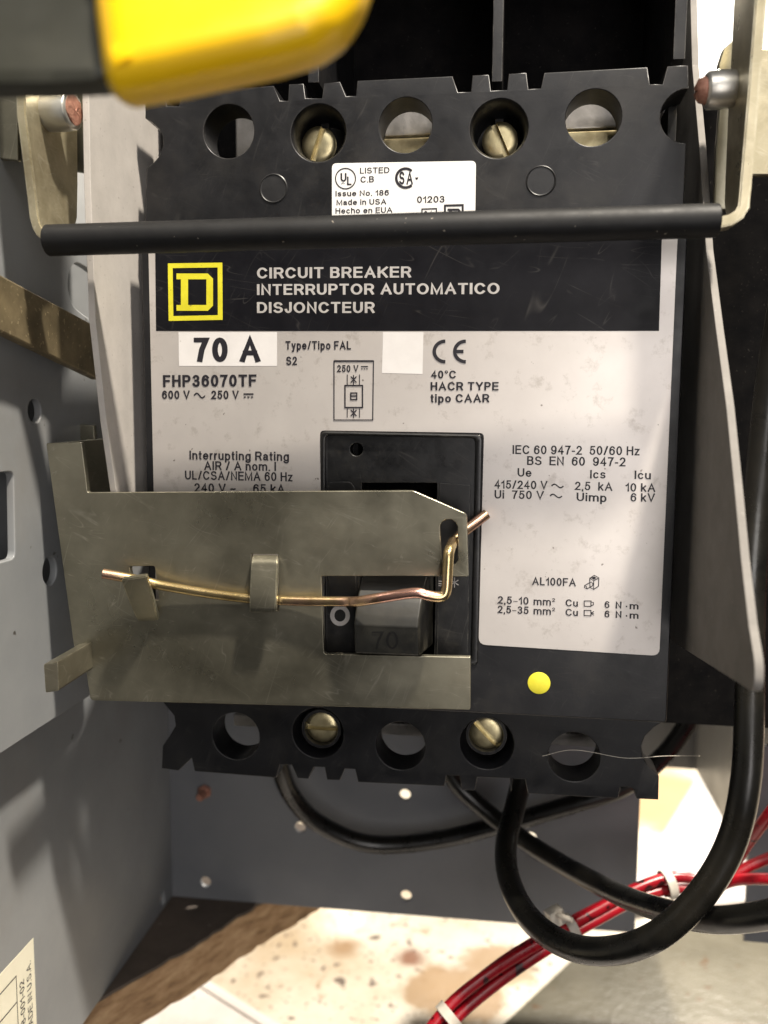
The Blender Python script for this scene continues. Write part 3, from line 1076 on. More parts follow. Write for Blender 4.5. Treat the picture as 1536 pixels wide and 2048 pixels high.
SCR = [(638, 289, 1.1), (1000, 281, .25 + math.pi), (646, 1452, math.pi / 2), (973, 1464, .75)]
for (x, z, up), (su, sv, ang) in zip(WELLS, SCR):
    y = 6.5 if up > 0 else 3.0
    p = U(su, sv, y)
    # funnel inside the cover
    yy = 9.2 if up > 0 else 8
    prof = [(5.95, -.25), (6.35, -.35), (6.2, .25), (5.5, 1.0), (5.1, 4), (4.7, yy + 2.6), (.2, yy + 2.7)]
    vs_ = lathe([(5.9, .1), (5.45, 1.2), (5.2, 5), (4.75, 11.5), (.3, 11.6)], (x, 0, z), (0, 1, 0), 40, False)
    part('screw_well', vs_, M['black'], cb, 40)
    if up < 0:
        part('screw_collar', lathe([(3.8, 9), (4.45, 8.6), (4.7, 1.5), (4.5, 1.0), (3.9, 1.0), (3.7, 1.5), (3.7, 9)], (p.x, 0, p.z), (0, 1, 0), 40, False), M['black'], cb, 40)
    screw(p.x, p.z, y, {0: -.34, 1: .42, 2: math.pi / 2, 3: .78}[SCR.index((su, sv, ang))], cb)

# lugs in the line side openings
for i, (u, v) in enumerate(((457.5, 262.5), (811, 250), (1187, 235))):
    p = U(u, v, 0)
    yy = 16 if i else 30
    part('terminal_lug', box(p.x - 8, p.x + 8, yy, yy + 14, p.z + 3.0, p.z + 15, .6), M['steel'], cb, 30)
    part('terminal_strap', box(p.x - 9, p.x + 9, yy - 4, yy + 14, p.z - 3.0, p.z + 1.2, .3), M['screw'], cb, 30)
for (u, v) in ((472, 1472.5), (801, 1492), (1148, 1514)):
    p = U(u, v, 0)
    part('terminal_strap', box(p.x - 9, p.x + 9, 26, 40, p.z - 7.4, p.z - 4.4, .3), M['steel'], cb, 30)

part('pole_back', box(-55, 55, 36, 38, 49.2, 75, .2), M['black_in'], cb, 30)
# shallow round knockouts on the upper cover
for u, v in ((547, 377), (1082, 362)):
    p = U(u, v, 0)
    part('knockout', lathe([(3.1, .1), (3.1, -.06), (2.9, -.20), (2.78, -.05), (2.6, -.04), (.05, -.05)], (p.x, 0, p.z), (0, 1, 0)), M['black2'], cb, 40)

# raised front cover
YC = -6.0
cut = pxloop([(646, 868), (962, 872), (940, 1330), (646, 1330)], YC, .8)
part('front_cover', plate([rounded([(-55.8, 46), (56.2, 46), (56.2, -56.2), (-55.8, -56.2)], .8), cut], YC, 2.9, .35), M['black'], cb, 30)

# face label
YL = YC - .12
lab_out = [(-54.1, 44.0, 1.5), (54.3, 44.0, 1.5), (54.15, -42.0, 1.6)]
a, b2 = U(962, 1288, YC), U(966, 878, YC)
lab_out += [(a.x - .1, -41.2, 1.6), (b2.x + .1, b2.z - .0, .8)]
c = U(966, 862, YC)
lab_out = [(-54.1, 44.0, 1.5), (54.3, 44.0, 1.5), (54.15, -42.0, 1.6), (U(957, 1288, YC).x, -41.2, 1.6), (U(968, 861, YC).x, U(968, 866, YC).z, 1.0),
           (U(640, 861, YC).x, U(640, 861, YC).z, 1.0), (U(645, 1300, YC).x, -41.2, 1.2), (-54.1, -41.4, 1.5)]
fl = part('face_label', plate([rounded(lab_out, 1)], YL, YC + .02, .03), M['silver'], cb, 0)
y1 = YL - .04
bandk = Ink(y1)
bandk.poly([(310, 470), (1324, 470), (1318, 662), (312, 662)])
bandk.build('header_band', M['band'], fl)
y2 = y1 - .04
wp = Ink(y1)
wp.poly([(357, 664), (554, 664), (554, 732), (358, 732)])
wp.build('white_patch', M['white_d'], fl)
wp = Ink(y1)
wp.poly([(766, 664), (847, 664), (845, 748), (764, 746)])
wp.build('white_patch', M['white_d'], fl)

hd = Ink(y2)
hd.text('CIRCUIT BREAKER', 514, 557, 823, 555, 22, .018)
hd.text('INTERRUPTOR AUTOMATICO', 514, 590, 999, 588, 22, .018)
hd.text('DISJONCTEUR', 514, 626, 750, 626, 22, .018)
hd.build('header_lettering', M['head'], fl)
em = Ink(y2)
em.stroke([(340.5, 531.5), (440, 530), (440.5, 635), (342, 637)], 9.5, True)


def dletter(ink, u, v, s, wst):
    """slab-serif square D with cut corners, in the box s x s*1.05 at (u, v)"""
    ink.stroke([(u, v + wst / 2), (u + s * .86, v + wst / 2)], wst)
    ink.stroke([(u, v + s * 1.02 - wst / 2), (u + s * .86, v + s * 1.02 - wst / 2)], wst)
    ink.poly([(u + s * .12, v + wst), (u + s * .12 + wst * 1.25, v + wst), (u + s * .12 + wst * 1.25, v + s * 1.02 - wst), (u + s * .12, v + s * 1.02 - wst)])
    ink.poly([(u + s - wst * 1.15, v + wst), (u + s * .86, v), (u + s, v + s * .14), (u + s, v + s * .88), (u + s * .86, v + s * 1.02), (u + s - wst * 1.15, v + s * 1.02 - wst)])


dletter(em, 353, 547, 73, 11.5)
em.build('emblem', M['yel_ink'], fl)

k = Ink(y2)
k.text('70 A', 388, 724, 522, 724, 49, .030)
k.text('Type/Tipo FAL', 571, 699, 702, 699, 17, .020)
k.text('S2', 572, 730, 594, 730, 17, .020)
k.text('FHP36070TF', 326, 774, 513, 773, 24, .024)
k.text('600 V', 324, 798, 380, 798, 17, .020)
k.tilde(388, 410, 791, 4.5)
k.text('250 V', 421, 798, 478, 798, 17, .020)
k.dc(487, 507, 788)
k.stroke([(668, 722), (747, 722), (745.5, 840), (668, 840)], 2.2, True)
k.stroke([(668, 722), (747, 722)], 3.4)
k.text('250 V', 673, 744, 717, 744, 14, .020)
k.dc(722, 736, 733, .8)
for v0, v1, vc in ((749, 770, 759), (817, 835, 826)):
    for uu in (694.5, 719):
        k.stroke([(uu, v0), (uu, v1)], 1.8)
    k.stroke([(707, vc - 9), (707, vc + 12 if v0 < 800 else vc + 10)], 2.2)
    k.stroke([(701.5, vc - 6), (713, vc + 6)], 2.4)
    k.stroke([(713, vc - 6), (701.5, vc + 6)], 2.4)
k.stroke([(690, 771), (725, 771), (725, 815), (690, 815)], 2.8, True)
k.stroke([(701.5, 786), (713.5, 786), (713.5, 799), (701.5, 799)], 2.6, True)
k.stroke([(701, 792), (714, 792)], 2.6)
# CE mark
k.arc(890, 703, 21.5, 88, 272, 7, ry=20.5)
k.arc(931, 703, 21.5, 88, 272, 7, ry=20.5)
k.stroke([(912, 703), (927, 703)], 7)
k.text('40°C', 861, 757, 912, 757, 16, .020)
k.text('HACR TYPE', 861, 781, 997, 781, 17, .020)
k.text('tipo CAAR', 861, 805, 979, 805, 17, .020)
k.text('Interrupting Rating', 379, 919, 578, 922, 18, .012)
k.text('AIR / A nom. I', 408, 940, 552, 942, 18, .012)
k.text('UL/CSA/NEMA 60 Hz', 370, 959, 586, 963, 18, .012)
k.text('240 V ~     65 kA', 387, 984, 570, 987, 18, .012)
k.text('IEC 60 947-2  50/60 Hz', 1025, 908, 1280, 911, 18, .010)
k.text('BS  EN  60  947-2', 1054, 930, 1251, 933, 18, .010)
k.text('Ue', 1035, 953, 1063, 954, 17, .010)
k.text('Ics', 1180, 957, 1211, 957, 17, .010)
k.text('Icu', 1269, 958, 1302, 959, 17, .010)
k.text('415/240 V', 988, 977, 1095, 979, 17, .010)
k.tilde(1103, 1127, 972, 3.5)
k.text('2,5  kA', 1148, 980, 1225, 982, 17, .010)
k.text('10 kA', 1250, 983, 1311, 984, 17, .010)
k.text('Ui  750 V', 989, 997, 1088, 999, 17, .010)
k.tilde(1100, 1124, 992, 3.5)
k.text('Uimp', 1153, 1002, 1213, 1004, 17, .010)
k.text('6 kV', 1261, 1003, 1310, 1004, 17, .010)
k.text('AL100FA', 1064, 1170, 1152, 1173, 16, .012)
# lug pictogram
L = lambda pts, cl=False: k.stroke([(940 + x / 3.84, 1120 + y / 3.84) for x, y in pts], 1.5, cl)
L([(955, 118), (990, 138), (988, 200), (950, 226), (922, 212), (920, 140)], True)
L([(920, 140), (950, 160), (990, 138)])
L([(950, 160), (950, 226)])
L([(928, 170), (945, 180), (942, 198), (898, 222), (880, 212), (880, 196)], True)
L([(880, 196), (896, 206), (898, 222)])
k.poly([(940 + x / 3.84, 1120 + y / 3.84) for x, y in ((930, 138), (955, 126), (972, 138), (950, 152))])
for dy, s in ((0, '2,5–10'), (18.8, '2,5–35')):
    k.text(s, 994, 1207 + dy, 1057, 1209.5 + dy, 15, .010)
    k.text('mm²', 1067, 1210 + dy, 1110, 1211.5 + dy, 15, .006)
    k.text('Cu', 1131, 1212.5 + dy, 1156, 1213.5 + dy, 14, .010)
    k.text('6', 1209, 1216 + dy, 1219, 1216.5 + dy, 14, .010)
    k.text('N', 1231, 1217 + dy, 1243, 1217.5 + dy, 14, .020)
    k.text('m', 1259, 1218.5 + dy, 1277, 1219 + dy, 14, .012)
    k.stroke([(1251.5, 1213 + dy), (1254.5, 1213 + dy)], 3)
    k.stroke([(1168.5, 1202 + dy), (1182, 1202 + dy), (1182, 1213 + dy), (1168.5, 1212.5 + dy)], 1.8, True)
    if dy == 0:
        k.stroke([(1182, 1204), (1187, 1205), (1187, 1210), (1182, 1211)], 1.6)
    else:
        for a in (-4, 0, 4):
            k.stroke([(1182, 1207.5 + dy), (1188, 1208 + dy + a)], 1.5)
k.build('printed_lettering', M['ink'], fl)

# certification label on the upper cover
ul = part('certification_label', plate([pxloop([(664, 327, 1.0), (952, 322, 1.0), (950, 470, .3), (664, 478, .3)], 0, .3)], -.12, .02, .03), M['white'], cb, 0,
          label='small white approval label with round marks')
k = Ink(-.17)
k.ring(691, 357, 20, 2.2, ry=20.5)
k.text('U', 681, 363, 693, 363, 17, .02)
k.text('L', 694, 370, 703, 370, 17, .02)
k.arc(686, 368, 2.6, 0, 180, 1.2, 8)
k.text('LISTED', 720, 347, 779, 345.5, 11.5, .004)
k.text('C.B', 721, 365, 748, 364, 12, .006)
k.arc(811, 356, 18.5, 48, 312, 5.2, ry=19)
k.text('S', 798, 369, 809, 369, 26, .022)
k.text('A', 812.5, 369, 826, 369, 26, .018)
k.poly([(830, 355), (837, 354.5), (835, 359), (832, 359)])
k.text('Issue No. 186', 671, 392.5, 778, 390.5, 11, .008)
k.text('Made in USA', 673, 410, 773, 408.5, 11, .008)
k.text('Hecho en EUA', 671, 427, 785, 425, 11, .006)
k.text('Fabrique aux E. U.', 672, 446, 813, 443, 11, .003)
k.text('01203', 834, 405.5, 889, 404.5, 13, .006)
k.stroke([(844, 418), (873, 417), (873, 447), (844, 448)], 2.4, True)
k.text('64', 847, 440, 865, 439, 18, .004)
k.stroke([(890, 411), (925.5, 410), (925.5, 452), (890, 453)], 4, True)
dletter(k, 895, 417, 26, 4.6)
k.build('printed_lettering', M['ink'], ul)

# escutcheon
YE = YC - .55
eo = pxloop([(641, 862, 1.2), (966, 869, 1.2), (956, 1330, .8), (641, 1330, .8)], YE, .5)
ei = pxloop([(651, 870, 1.2), (952, 876, 1.2), (942, 1322, .8), (651, 1322, .8)], YE, .5)
part('escutcheon_rim', plate([eo, ei], YE, YC + 1.5, .35), M['escutcheon'], cb, 40)
YI = YC + .6
inn = pxloop([(646, 864), (960, 868), (950, 1326), (646, 1326)], YI)
slot = pxloop([(724, 966, .3), (874, 966, .3), (868, 1318, .3), (716, 1318, .3)], YI, .3)
ph = U(713, 899, YI)
part('escutcheon_panel', plate([inn, slot, circle(ph.x, ph.z, 1.35, 20)], YI, YI + 3, .2), M['escutcheon'], cb, 30)
part('escutcheon_back', box(-10, 18, YI + 7, YI + 8, -50, 5, .1), M['black_in'], cb, 30)
# proud column right of the slot and block upper left
part('escutcheon_rib', plate([pxloop([(879, 966, .3), (941, 970, .3), (936, 1318, .3), (873, 1318, .3)], YI - .35, .3)], YI - .35, YI + .1, .12), M['escutcheon'], cb, 30)
part('escutcheon_rib', plate([pxloop([(656, 964, .3), (704, 963, 1.4), (712, 985, .3), (712, 1200, .3), (656, 1200, .3)], YI - .3, .3)], YI - .3, YI + .1, .12), M['escutcheon'], cb, 30)
M['emboss'] = surf('worn_moulded_lettering', (.005, .005, .005), (.009, .009, .008), 300, (.4, .5))
k = Ink(YI - .04)
k.text('ON', 772, 917, 824, 917, 32, -.005)
k.build('moulded_lettering', M['escutcheon'], cb)
k = Ink(YI - .06)
k.ring(680, 1231, 15.5, 8.5, ry=16.5)
k.build('white_mark', M['head'], cb)
k = Ink(YI - .40)
for a in (90, 30, -30):
    ca, sa = math.cos(math.radians(a)), math.sin(math.radians(a))
    k.stroke([(909 - 9 * ca, 1165 + 10 * sa), (909 + 9 * ca, 1165 - 10 * sa)], 1.7)
for dy in (0, 5, 9):
    k.stroke([(877, 1162 + dy), (885, 1163 + dy)], 1.4)
k.build('white_mark', M['head'], cb)

# toggle
xa, xb = U(709, 1270, -16).x, U(838, 1270, -16).x
zt_, zr, zb_ = U(780, 1150, -8).z, U(780, 1254, -17).z, U(780, 1307, -16).z
prof = [(-4, zt_ + 3), (-8, zt_ + 1.5), (-11.5, zt_ - 1.0), (-14.5, zt_ - 4.0), (-16.4, zr + 1.8), (-17, zr + .2), (-16.9, zr - .3), (-16.2, zb_), (-15.5, zb_ - .4), (-4, zb_ - 1)]
m = plate([rounded([(y, z) for y, z in prof], .5, 2)], xa, xb, .45, 'x')
for v in m.vertices:
    t = min(1, max(0, (-5 - v.co.y) / 12))
    if v.co.x > (xa + xb) / 2:
        v.co.x += 1.9 * (1 - t) ** 1.0
    else:
        v.co.x += .9 * (1 - t)
M['toggle'] = surf('dusty_toggle_plastic', (.014, .014, .0125), (.026, .025, .02), 150, (.35, .5), bumpy=.15, dust=(.13, .115, .08), dust_amt=.6, edge=((.32, .30, .24), .8, .0005))
tg = part('toggle_handle', m, M['toggle'], cb, 25)
ya = -16.75
k = Ink(-16.9)
k.text('70', 744, 1299, 796, 1299, 36, -.012)
m = mesh_from(k.v, k.f)
for v in m.vertices:
    v.co.y = -17.0 + (zr - v.co.z) * (.72 / max(.1, zr - zb_)) - .03
part('moulded_lettering', m, M['emboss'], tg, 0)
p = U(1078, 1366, YC)
part('yellow_dot', lathe([(2.35, .02), (2.35, -.10), (2.2, -.16), (.05, -.17)], (p.x, YC, p.z), (0, 1, 0)), M['yel_dot'], cb, 40)

# ================================================================== interlock plate and rod
YPp = -14.0
ip = thing('interlock_plate', tuple(U(500, 1405, YPp)), 'scratched olive zinc interlock plate across the breaker toggle', 'plate')
out = [(92, 886, .5), (163, 884, .5), (175, 985, .4), (826, 981, .6), (934, 1028, .8), (937, 1153, .2), (643, 1152, .3), (648, 1308, .6), (941, 1314, .3), (941, 1420, .5),
       (181, 1401, .8), (170, 1332, .4), (152, 1325, .4)]
slot = pxloop([(880, 1052), (884, 1044), (892, 1039), (903, 1039), (911, 1045), (915, 1053), (916, 1120), (911, 1128), (904, 1131), (893, 1131), (886, 1127), (883, 1118)], YPp)
win = pxloop([(259, 1133, .4), (309, 1132, .4), (318, 1200, .2), (268, 1200, .2)], YPp, .3)
win2 = pxloop([(503, 1108, .2), (556, 1108, .2), (558, 1222, .3), (503, 1222, .3)], YPp, .2)
part('plate_body', plate([pxloop(out, YPp, .3), slot, win, win2], YPp, YPp + 1.4, .16), M['brass'], ip, 30)


def tab(P, th, name):
    """P: rows of (left, right) points from root to tip; thickened backwards"""
    vs, fs = [], []
    n = len(P)
    for l, r in P:
        vs += [l, r]
    rows = []
    for i in range(n):
        a, b_ = P[max(i - 1, 0)], P[min(i + 1, n - 1)]
        t = (b_[0] - a[0]).normalized()
        nn = t.cross((P[i][1] - P[i][0]).normalized())
        if nn.y < 0:
            nn = -nn
        rows.append(nn)
    for i, (l, r) in enumerate(P):
        vs += [l + rows[i] * th, r + rows[i] * th]
    o = 2 * n
    for i in range(n - 1):
        a = 2 * i
        fs += [(a, a + 1, a + 3, a + 2), (o + a, o + a + 2, o + a + 3, o + a + 1), (a, a + 2, o + a + 2, o + a), (a + 1, o + a + 1, o + a + 3, a + 3)]
    fs += [(0, o, o + 1, 1), (2 * n - 2, 2 * n - 1, o + 2 * n - 1, o + 2 * n - 2)]
    m = fix(mesh_from(vs, fs))
    bm = bmesh.new()
    bm.from_mesh(m)
    es = [e for e in bm.edges if len(e.link_faces) == 2 and e.calc_face_angle() > .9]
    bmesh.ops.bevel(bm, geom=es, offset=.22, segments=2, affect='EDGES')
    bm.to_mesh(m)
    bm.free()
    return part(name, m, M['brass'], ip, 30)


tab([(U(276, 1243, YPp), U(318, 1241, YPp)), (U(270, 1232, YPp - 1.5), U(314, 1230, YPp - 1.5)), (U(256, 1200, YPp - 4.5), U(305, 1195, YPp - 4.5)), (U(245, 1170, YPp - 7.3), U(295, 1162, YPp - 7.3)),
     (U(243, 1160, YPp - 7.9), U(293, 1153, YPp - 7.9))], 1.3, 'hook_tab')
tab([(U(506, 1109, YPp), U(556, 1109, YPp)), (U(504, 1114, YPp - 1.2), U(556, 1114, YPp - 1.2)), (U(502, 1130, YPp - 2.6), U(555, 1130, YPp - 2.6)), (U(499, 1190, YPp - 4.4), U(553, 1190, YPp - 4.4)),
     (U(498, 1216, YPp - 4.6), U(552, 1216, YPp - 4.6)), (U(499, 1226, YPp - 4.0), U(551, 1226, YPp - 4.0))], 1.3, 'hook_tab')
# channel web running back from the left edge, and its return flange
a0, a1 = U(92, 886, YPp), U(152, 1325, YPp)
bk0 = U(182, 849, 6)
web = hexa([(a1.x, YPp + 1.3, a1.z), (a1.x + 1.4, YPp + 1.3, a1.z), (a1.x + 1.4, 12, a1.z), (a1.x, 12, a1.z),
            (a0.x + .1, YPp + 1.3, a0.z), (a0.x + 1.5, YPp + 1.3, a0.z), (a0.x + 3.4, 12, a0.z + .6), (a0.x + 1.9, 12, a0.z + .6)], .2)
part('side_web', web, M['brass'], ip, 30)
r0, r1, r2, r3 = U(128, 846, 8), U(187, 851, 8), U(203, 985, 8), U(150, 985, 8)
part('return_flange', plate([[(r0.x, r0.z), (r1.x, r1.z), (r2.x, r2.z - 8), (r3.x, r3.z - 8)]], 8, 9.4, .2), M['brass'], ip, 30)

wp_ = [(206, 1147, -19.4), (240, 1153, -18.6), (290, 1163, -17.3), (330, 1172, -16.6), (420, 1187, -15.9), (500, 1197, -15.6), (530, 1199, -15.6), (600, 1202, -15.9), (690, 1203, -17.0),
       (715, 1203, -18.6), (760, 1196, -20.4), (828, 1186, -20.8), (855, 1191, -20.6), (876, 1194, -20.4), (888, 1190, -20.2), (893, 1178, -20.0), (895, 1150, -19.6), (897, 1112, -19.2), (899, 1101, -18.2),
       (902, 1094, -16), (908, 1082, -12.5), (930, 1062, -10.0), (974, 1028, -8.2)]
part('linkage_rod', tube([U(*q) for q in wp_], 1.05, 6, 18), M['wire'], None, 40,
     label='bent brass rod clipped behind the hook tabs of the interlock plate', cat='rod')

# ================================================================== bail handle
bl = thing('bail_handle', (-3, -25, 36), 'bail handle with black sleeved crossbar in front of the breaker', 'handle')
A, B2 = U(95, 481, -25), U(1436, 441, -21)
ax = (B2 - A).normalized()
Lb = (B2 - A).length
part('sleeve', lathe([(2.2, 0.02), (2.75, .0), (2.95, .25), (2.92, Lb * .3), (2.98, Lb * .7), (2.95, Lb - .25), (2.75, Lb), (2.2, Lb - .02)], A, ax, 36), M['sleeve'], bl, 40)


def arm(px_front, x0, th, depth, side, zcut):
    """bent strip: front edge line (u, v) traced at plane x=x0, ending in a bend into the sleeve"""
    pts = [UX(u, v, x0) for u, v in px_front]
    return pts


def strip_arm(path, depth, th, name):
    """path: list of (x, y, z) of the outer front edge; section th (inward along normal in xz) by depth in +y"""
    vs, fs = [], []
    n = len(path)
    for i in range(n):
        p = Vector(path[i][:3])
        dd = path[i][3] if len(path[i]) > 3 else depth
        a, b_ = Vector(path[max(i - 1, 0)][:3]), Vector(path[min(i + 1, n - 1)][:3])
        t = (b_ - a)
        t = Vector((t.x, 0, t.z)).normalized()
        nn = Vector((-t.z, 0, t.x)) * SGN
        vs += [p, p + nn * th, p + nn * th + Vector((0, dd, 0)), p + Vector((0, dd, 0))]
    for i in range(n - 1):
        a = 4 * i
        for k in range(4):
            k2 = (k + 1) % 4
            fs.append((a + k, a + k2, a + 4 + k2, a + 4 + k))
    fs += [(0, 1, 2, 3), tuple(4 * (n - 1) + k for k in (3, 2, 1, 0))]
    m = fix(mesh_from(vs, fs))
    bm = bmesh.new()
    bm.from_mesh(m)
    es = [e for e in bm.edges if len(e.link_faces) == 2 and e.calc_face_angle() > .9]
    bmesh.ops.bevel(bm, geom=es, offset=.28, segments=2, affect='EDGES')
    bm.to_mesh(m)
    bm.free()
    return part(name, m, M['zinc'], bl, 40)


SGN = 1
yl = A.y - 2.0
T0, T1 = U(34, 150, yl - 1.5), U(47, 330, yl)
pth = [(T0.x, yl - 1.8, 95, 21), (T1.x - .4, yl - 1.2, 62, 20), (T1.x, yl - .4, 54, 18), (U(54, 400, yl).x, yl, U(54, 400, yl).z, 16)]
for u, v, dd in ((58, 428, 14), (63, 448, 10), (71, 463, 5.5), (84, 474, 4.6), (104, 478, 4.4), (150, 478, 4.4)):
    p = U(u, v + 6, yl)
    pth.append((p.x, yl + (.0 if u < 86 else .4), p.z, dd))
strip_arm(pth, 14, 1.9, 'arm')
SGN = -1
yr_ = B2.y - 2.0
pth = []
for u, v, yy, dd in ((1545, -200, yr_ - 1, 15), (1534, 0, yr_ - 1, 15), (1520, 180, yr_, 14), (1508, 320, yr_, 12), (1503, 380, yr_, 11), (1499, 415, yr_, 8.5), (1487, 436, yr_, 6), (1466, 449, yr_, 4.8), (1445, 454, yr_ + .3, 4.4), (1400, 457, yr_ + .4, 4.4)):
    p = U(u, v, yy)
    pth.append((p.x, yy, p.z, dd))
strip_arm(pth, 13, 1.9, 'arm')


def pin(p, direction, r, L, parent, dome=.3):
    o = part('pivot_pin', lathe([(r * .96, -.5), (r, 0), (r * 1.02, L * .5), (r * .98, L - .5), (r * .86, L - .05), (r * .72, L), (r * .70, L - .35)], p, direction, 32), M['pinsteel'], parent, 40)
    m = lathe([(r * .74, L - .6), (r * .72, L + .1), (r * .62, L + dome * .7), (r * .35, L + dome), (.05, L + dome * .9)], p, direction, 24)
    random.seed(5)
    for v in m.vertices:
        v.co += Vector((random.uniform(-.12, .12), random.uniform(-.12, .12), random.uniform(-.12, .12)))
    part('rusty_end', m, M['copper'], o, 60)


xa_ = T1.x + 1.7
pp = UX(98, 224, xa_)
pin((xa_, pp.y, pp.z), (1, -.12, -.02), 3.7, 5.6, bl)
xr_ = U(1514, 180, yr_).x - 2.0
pp = UX(1462, 178, xr_)
pin((xr_, pp.y, pp.z), (-1, -.05, -.04), 3.3, 4.6, bl, 1.7)
for u, v in ((88, 345), (134, 362)):
    pq = UX(u, v, xa_)
    part('dimple', lathe([(1.0, .32), (.9, .42), (.55, .36), (.05, .34)], (xa_ - .35, pq.y, pq.z), (1, 0, 0), 20), M['zinc'], bl, 40)

# ================================================================== cables
def cable(px, r, label):
    return part('cable', tube([U(*q) for q in px], r, 10, 26), M['rubber'], None, 60, label=label, cat='cable', group='black load cables')


cable([(548, 1480, 52), (560, 1535, 54), (583, 1590, 58), (635, 1645, 62), (735, 1687, 66), (860, 1682, 68), (1000, 1650, 69), (1150, 1607, 69), (1250, 1572, 69), (1330, 1508, 68), (1388, 1425, 66), (1435, 1345, 64), (1480, 1250, 58)], 2.75,
      'black cable curving behind the other two from the left pole')
cable([(878, 1500, 58), (905, 1555, 59), (938, 1592, 59), (1010, 1652, 57), (1100, 1714, 46), (1230, 1785, 20), (1330, 1822, -2), (1430, 1840, -18), (1550, 1826, -28), (1650, 1790, -32), (1850, 1660, -30), (2100, 1450, -20), (2400, 1200, -10)], 2.6,
      'black cable from the middle pole crossing the red wires')
cable([(1050, 1500, 50), (1042, 1560, 47), (1031, 1610, 42), (1012, 1690, 30), (1020, 1765, 18), (1060, 1838, 5), (1130, 1889, -6), (1215, 1902, -14), (1310, 1874, -19), (1398, 1795, -20), (1462, 1688, -20), (1492, 1560, -20), (1499, 1400, -15),
       (1502, 1200, -8), (1516, 1000, 0), (1534, 800, 4), (1558, 640, 4), (1580, 500, 2), (1605, 250, 2), (1625, -50, 6), (1640, -400, 12)], 2.8,
      'black cable looping low and rising past the right barrier card')

# red control wires: three strands tied together
cen = [(840, 2110, 14), (882, 2052, 18), (930, 2000, 22), (1010, 1938, 28), (1100, 1882, 34), (1190, 1832, 40), (1280, 1785, 45), (1350, 1765, 48), (1410, 1768, 48)]
ends = [[(1460, 1735, 44), (1500, 1680, 38), (1545, 1620, 32), (1640, 1480, 28), (1800, 1250, 26), (2000, 900, 26)], [(1465, 1762, 46), (1510, 1758, 44), (1580, 1755, 42), (1750, 1720, 40), (2100, 1560, 40), (2400, 1300, 40)], [(1460, 1752, 49), (1505, 1730, 50), (1580, 1700, 52), (1750, 1640, 54), (2100, 1450, 56), (2400, 1150, 56)]]
labs = ['red wire peeling upward out of the tied bundle', 'red wire running level out of the tied bundle', 'red wire hidden at the back of the tied bundle']
for k in range(3):
    pts = []
    for i, (u, v, y) in enumerate(cen):
        c = U(u, v, y)
        nx_, pv_ = cen[min(i + 1, len(cen) - 1)], cen[max(i - 1, 0)]
        tdir = (U(*nx_) - U(*pv_)).normalized()
        perp = Vector((-tdir.z, 0, tdir.x)).normalized()
        wv_ = math.sin(i * 1.1 + k * 2.1) * .35
        pts.append(c + perp * ((1.55, -1.55, .1)[k] + wv_) + Vector((0, (-.3, 0, 2.6)[k], 0)))
    pts += [U(*e) for e in ends[k]]
    part('red_wire', tube(pts, 1.5, 8, 16), M['red'], None, 60, label=labs[k], cat='wire', group='red control wires')


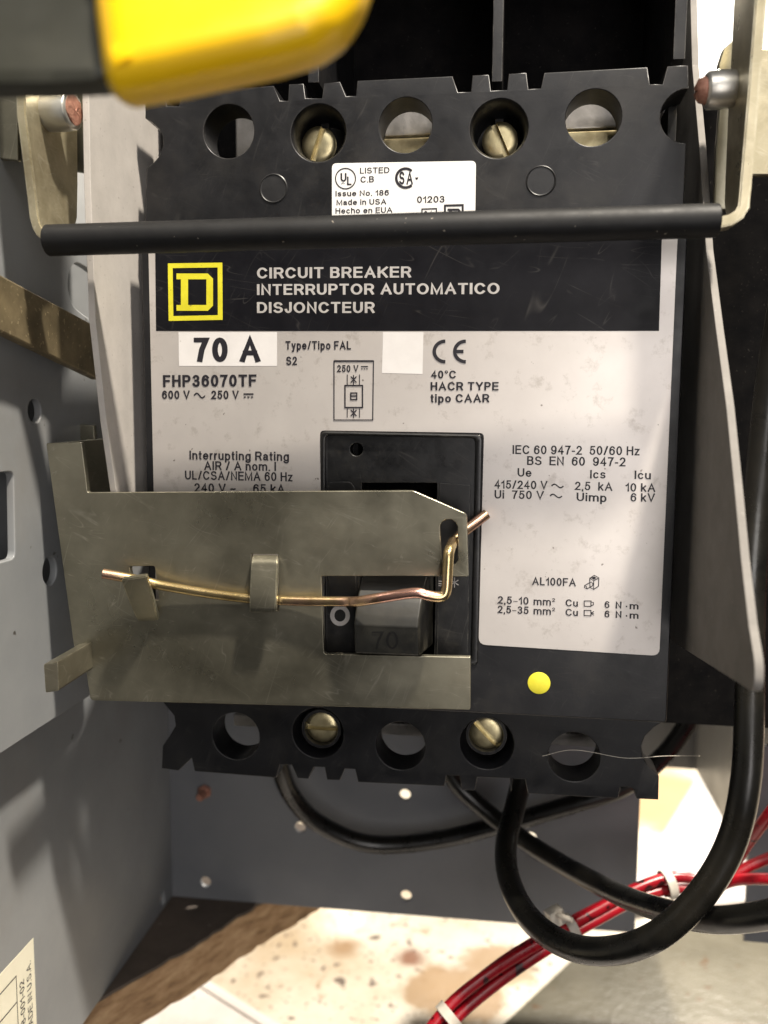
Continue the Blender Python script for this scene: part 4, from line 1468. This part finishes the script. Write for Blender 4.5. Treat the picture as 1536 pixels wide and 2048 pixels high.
def tie(i0, t, head, lab):
    c0, c1 = U(*cen[i0]), U(*cen[i0 + 1])
    c = c0 + (c1 - c0) * t
    d = (c1 - c0).normalized()
    tt = thing('cable_tie', tuple(c - Vector((0, 0, 4))), lab, 'cable tie', 'cable ties on the red wires')
    part('strap', lathe([(3.55, -1.2), (4.0, -1.2), (4.05, -1.0), (4.05, 1.0), (4.0, 1.2), (3.55, 1.2), (3.55, -1.2)], c, d, 28, False), M['nylon'], tt, 40)
    if head:
        h = c + Vector(head)
        e1 = d
        e2 = (Vector(head) - d * Vector(head).dot(d)).normalized()
        e3 = e1.cross(e2)
        c8 = []
        for sz in (-2.0, 2.2):
            for sx, sy in ((-2.2, -1.9), (2.2, -1.9), (2.2, 1.9), (-2.2, 1.9)):
                c8.append(h + e1 * sx + e3 * sy + e2 * sz)
        part('tie_head', hexa(c8, .5), M['nylon'], tt, 40)
        part('tie_tail', tube([h, h + e3 * 3 + e2 * 1.5, h + e3 * 6 + e2 * .5 + e1 * 2], .7, 4, 8), M['nylon'], tt, 40)


tie(6, .8, (-1.5, -3.5, -4.5), 'off white cable tie with chunky head where the red wires fork')
tie(4, .45, (-4.0, -1, 4.0), 'off white cable tie on the red wires under the crossing black cable')
tie(1, .35, (3.2, -2, -4.2), 'off white cable tie on the red wires above the grimy sheet')

# a stray fibre caught on the lower cover
part('stray_fibre', tube([U(1085, 1512, -1), U(1150, 1500, -3), U(1250, 1516, -4), U(1330, 1512, -3), U(1400, 1512, 2)], .06, 8, 6), M['nylon'], None, 0,
     label='single pale fibre strand caught on the lower right terminal cover', cat='fibre')

# ================================================================== yellow handled tool close to the lens
YT = -98.0
tl = thing('hand_tool', tuple(U(300, 100, YT)), 'yellow gripped hand tool with dark olive shank hanging over the breaker', 'tool')
def tilt_loop(px, y0, r_):
    out = []
    for q in px:
        d_ = ray(q[0], q[1])
        zg = U(238, 183, YT).z
        t = (y0 - CAM[1] + .40 * (CAM[2] - zg)) / (d_[1] - .40 * d_[2])
        p = CAM + d_ * t
        out.append((p[0], p[2]) + ((q[2],) if len(q) > 2 else ()))
    return rounded(out, r_)


g = tilt_loop([(160, -260), (168, 10), (182, 120), (194, 164, .6), (214, 177, .8), (310, 160), (420, 136), (530, 112), (620, 84), (672, 48, 3), (712, -10, 3), (742, -100, 3), (762, -260)], YT, .8)


ZG = U(238, 183, YT).z


def lean(m):
    for v in m.vertices:      # the tool leans back towards the panel at its top
        v.co.y += (v.co.z - ZG) * .40
    return m


def soft_plate(loop, y0, y1, bev):
    m = plate([loop], y0, y1, bev, 'y', 8)
    lean(m)
    return m


part('grip', soft_plate(g, YT - 1, YT + 9.5, 4.6), M['yellow'], tl, 60)
s = tilt_loop([(-260, -260), (230, -260), (232, 30), (236, 150), (205, 172), (100, 179), (-260, 181)], YT + 4, 1.0)
part('shank', lean(plate([s], YT + 2.5, YT + 8, 1.4)), M['olive'], tl, 40)
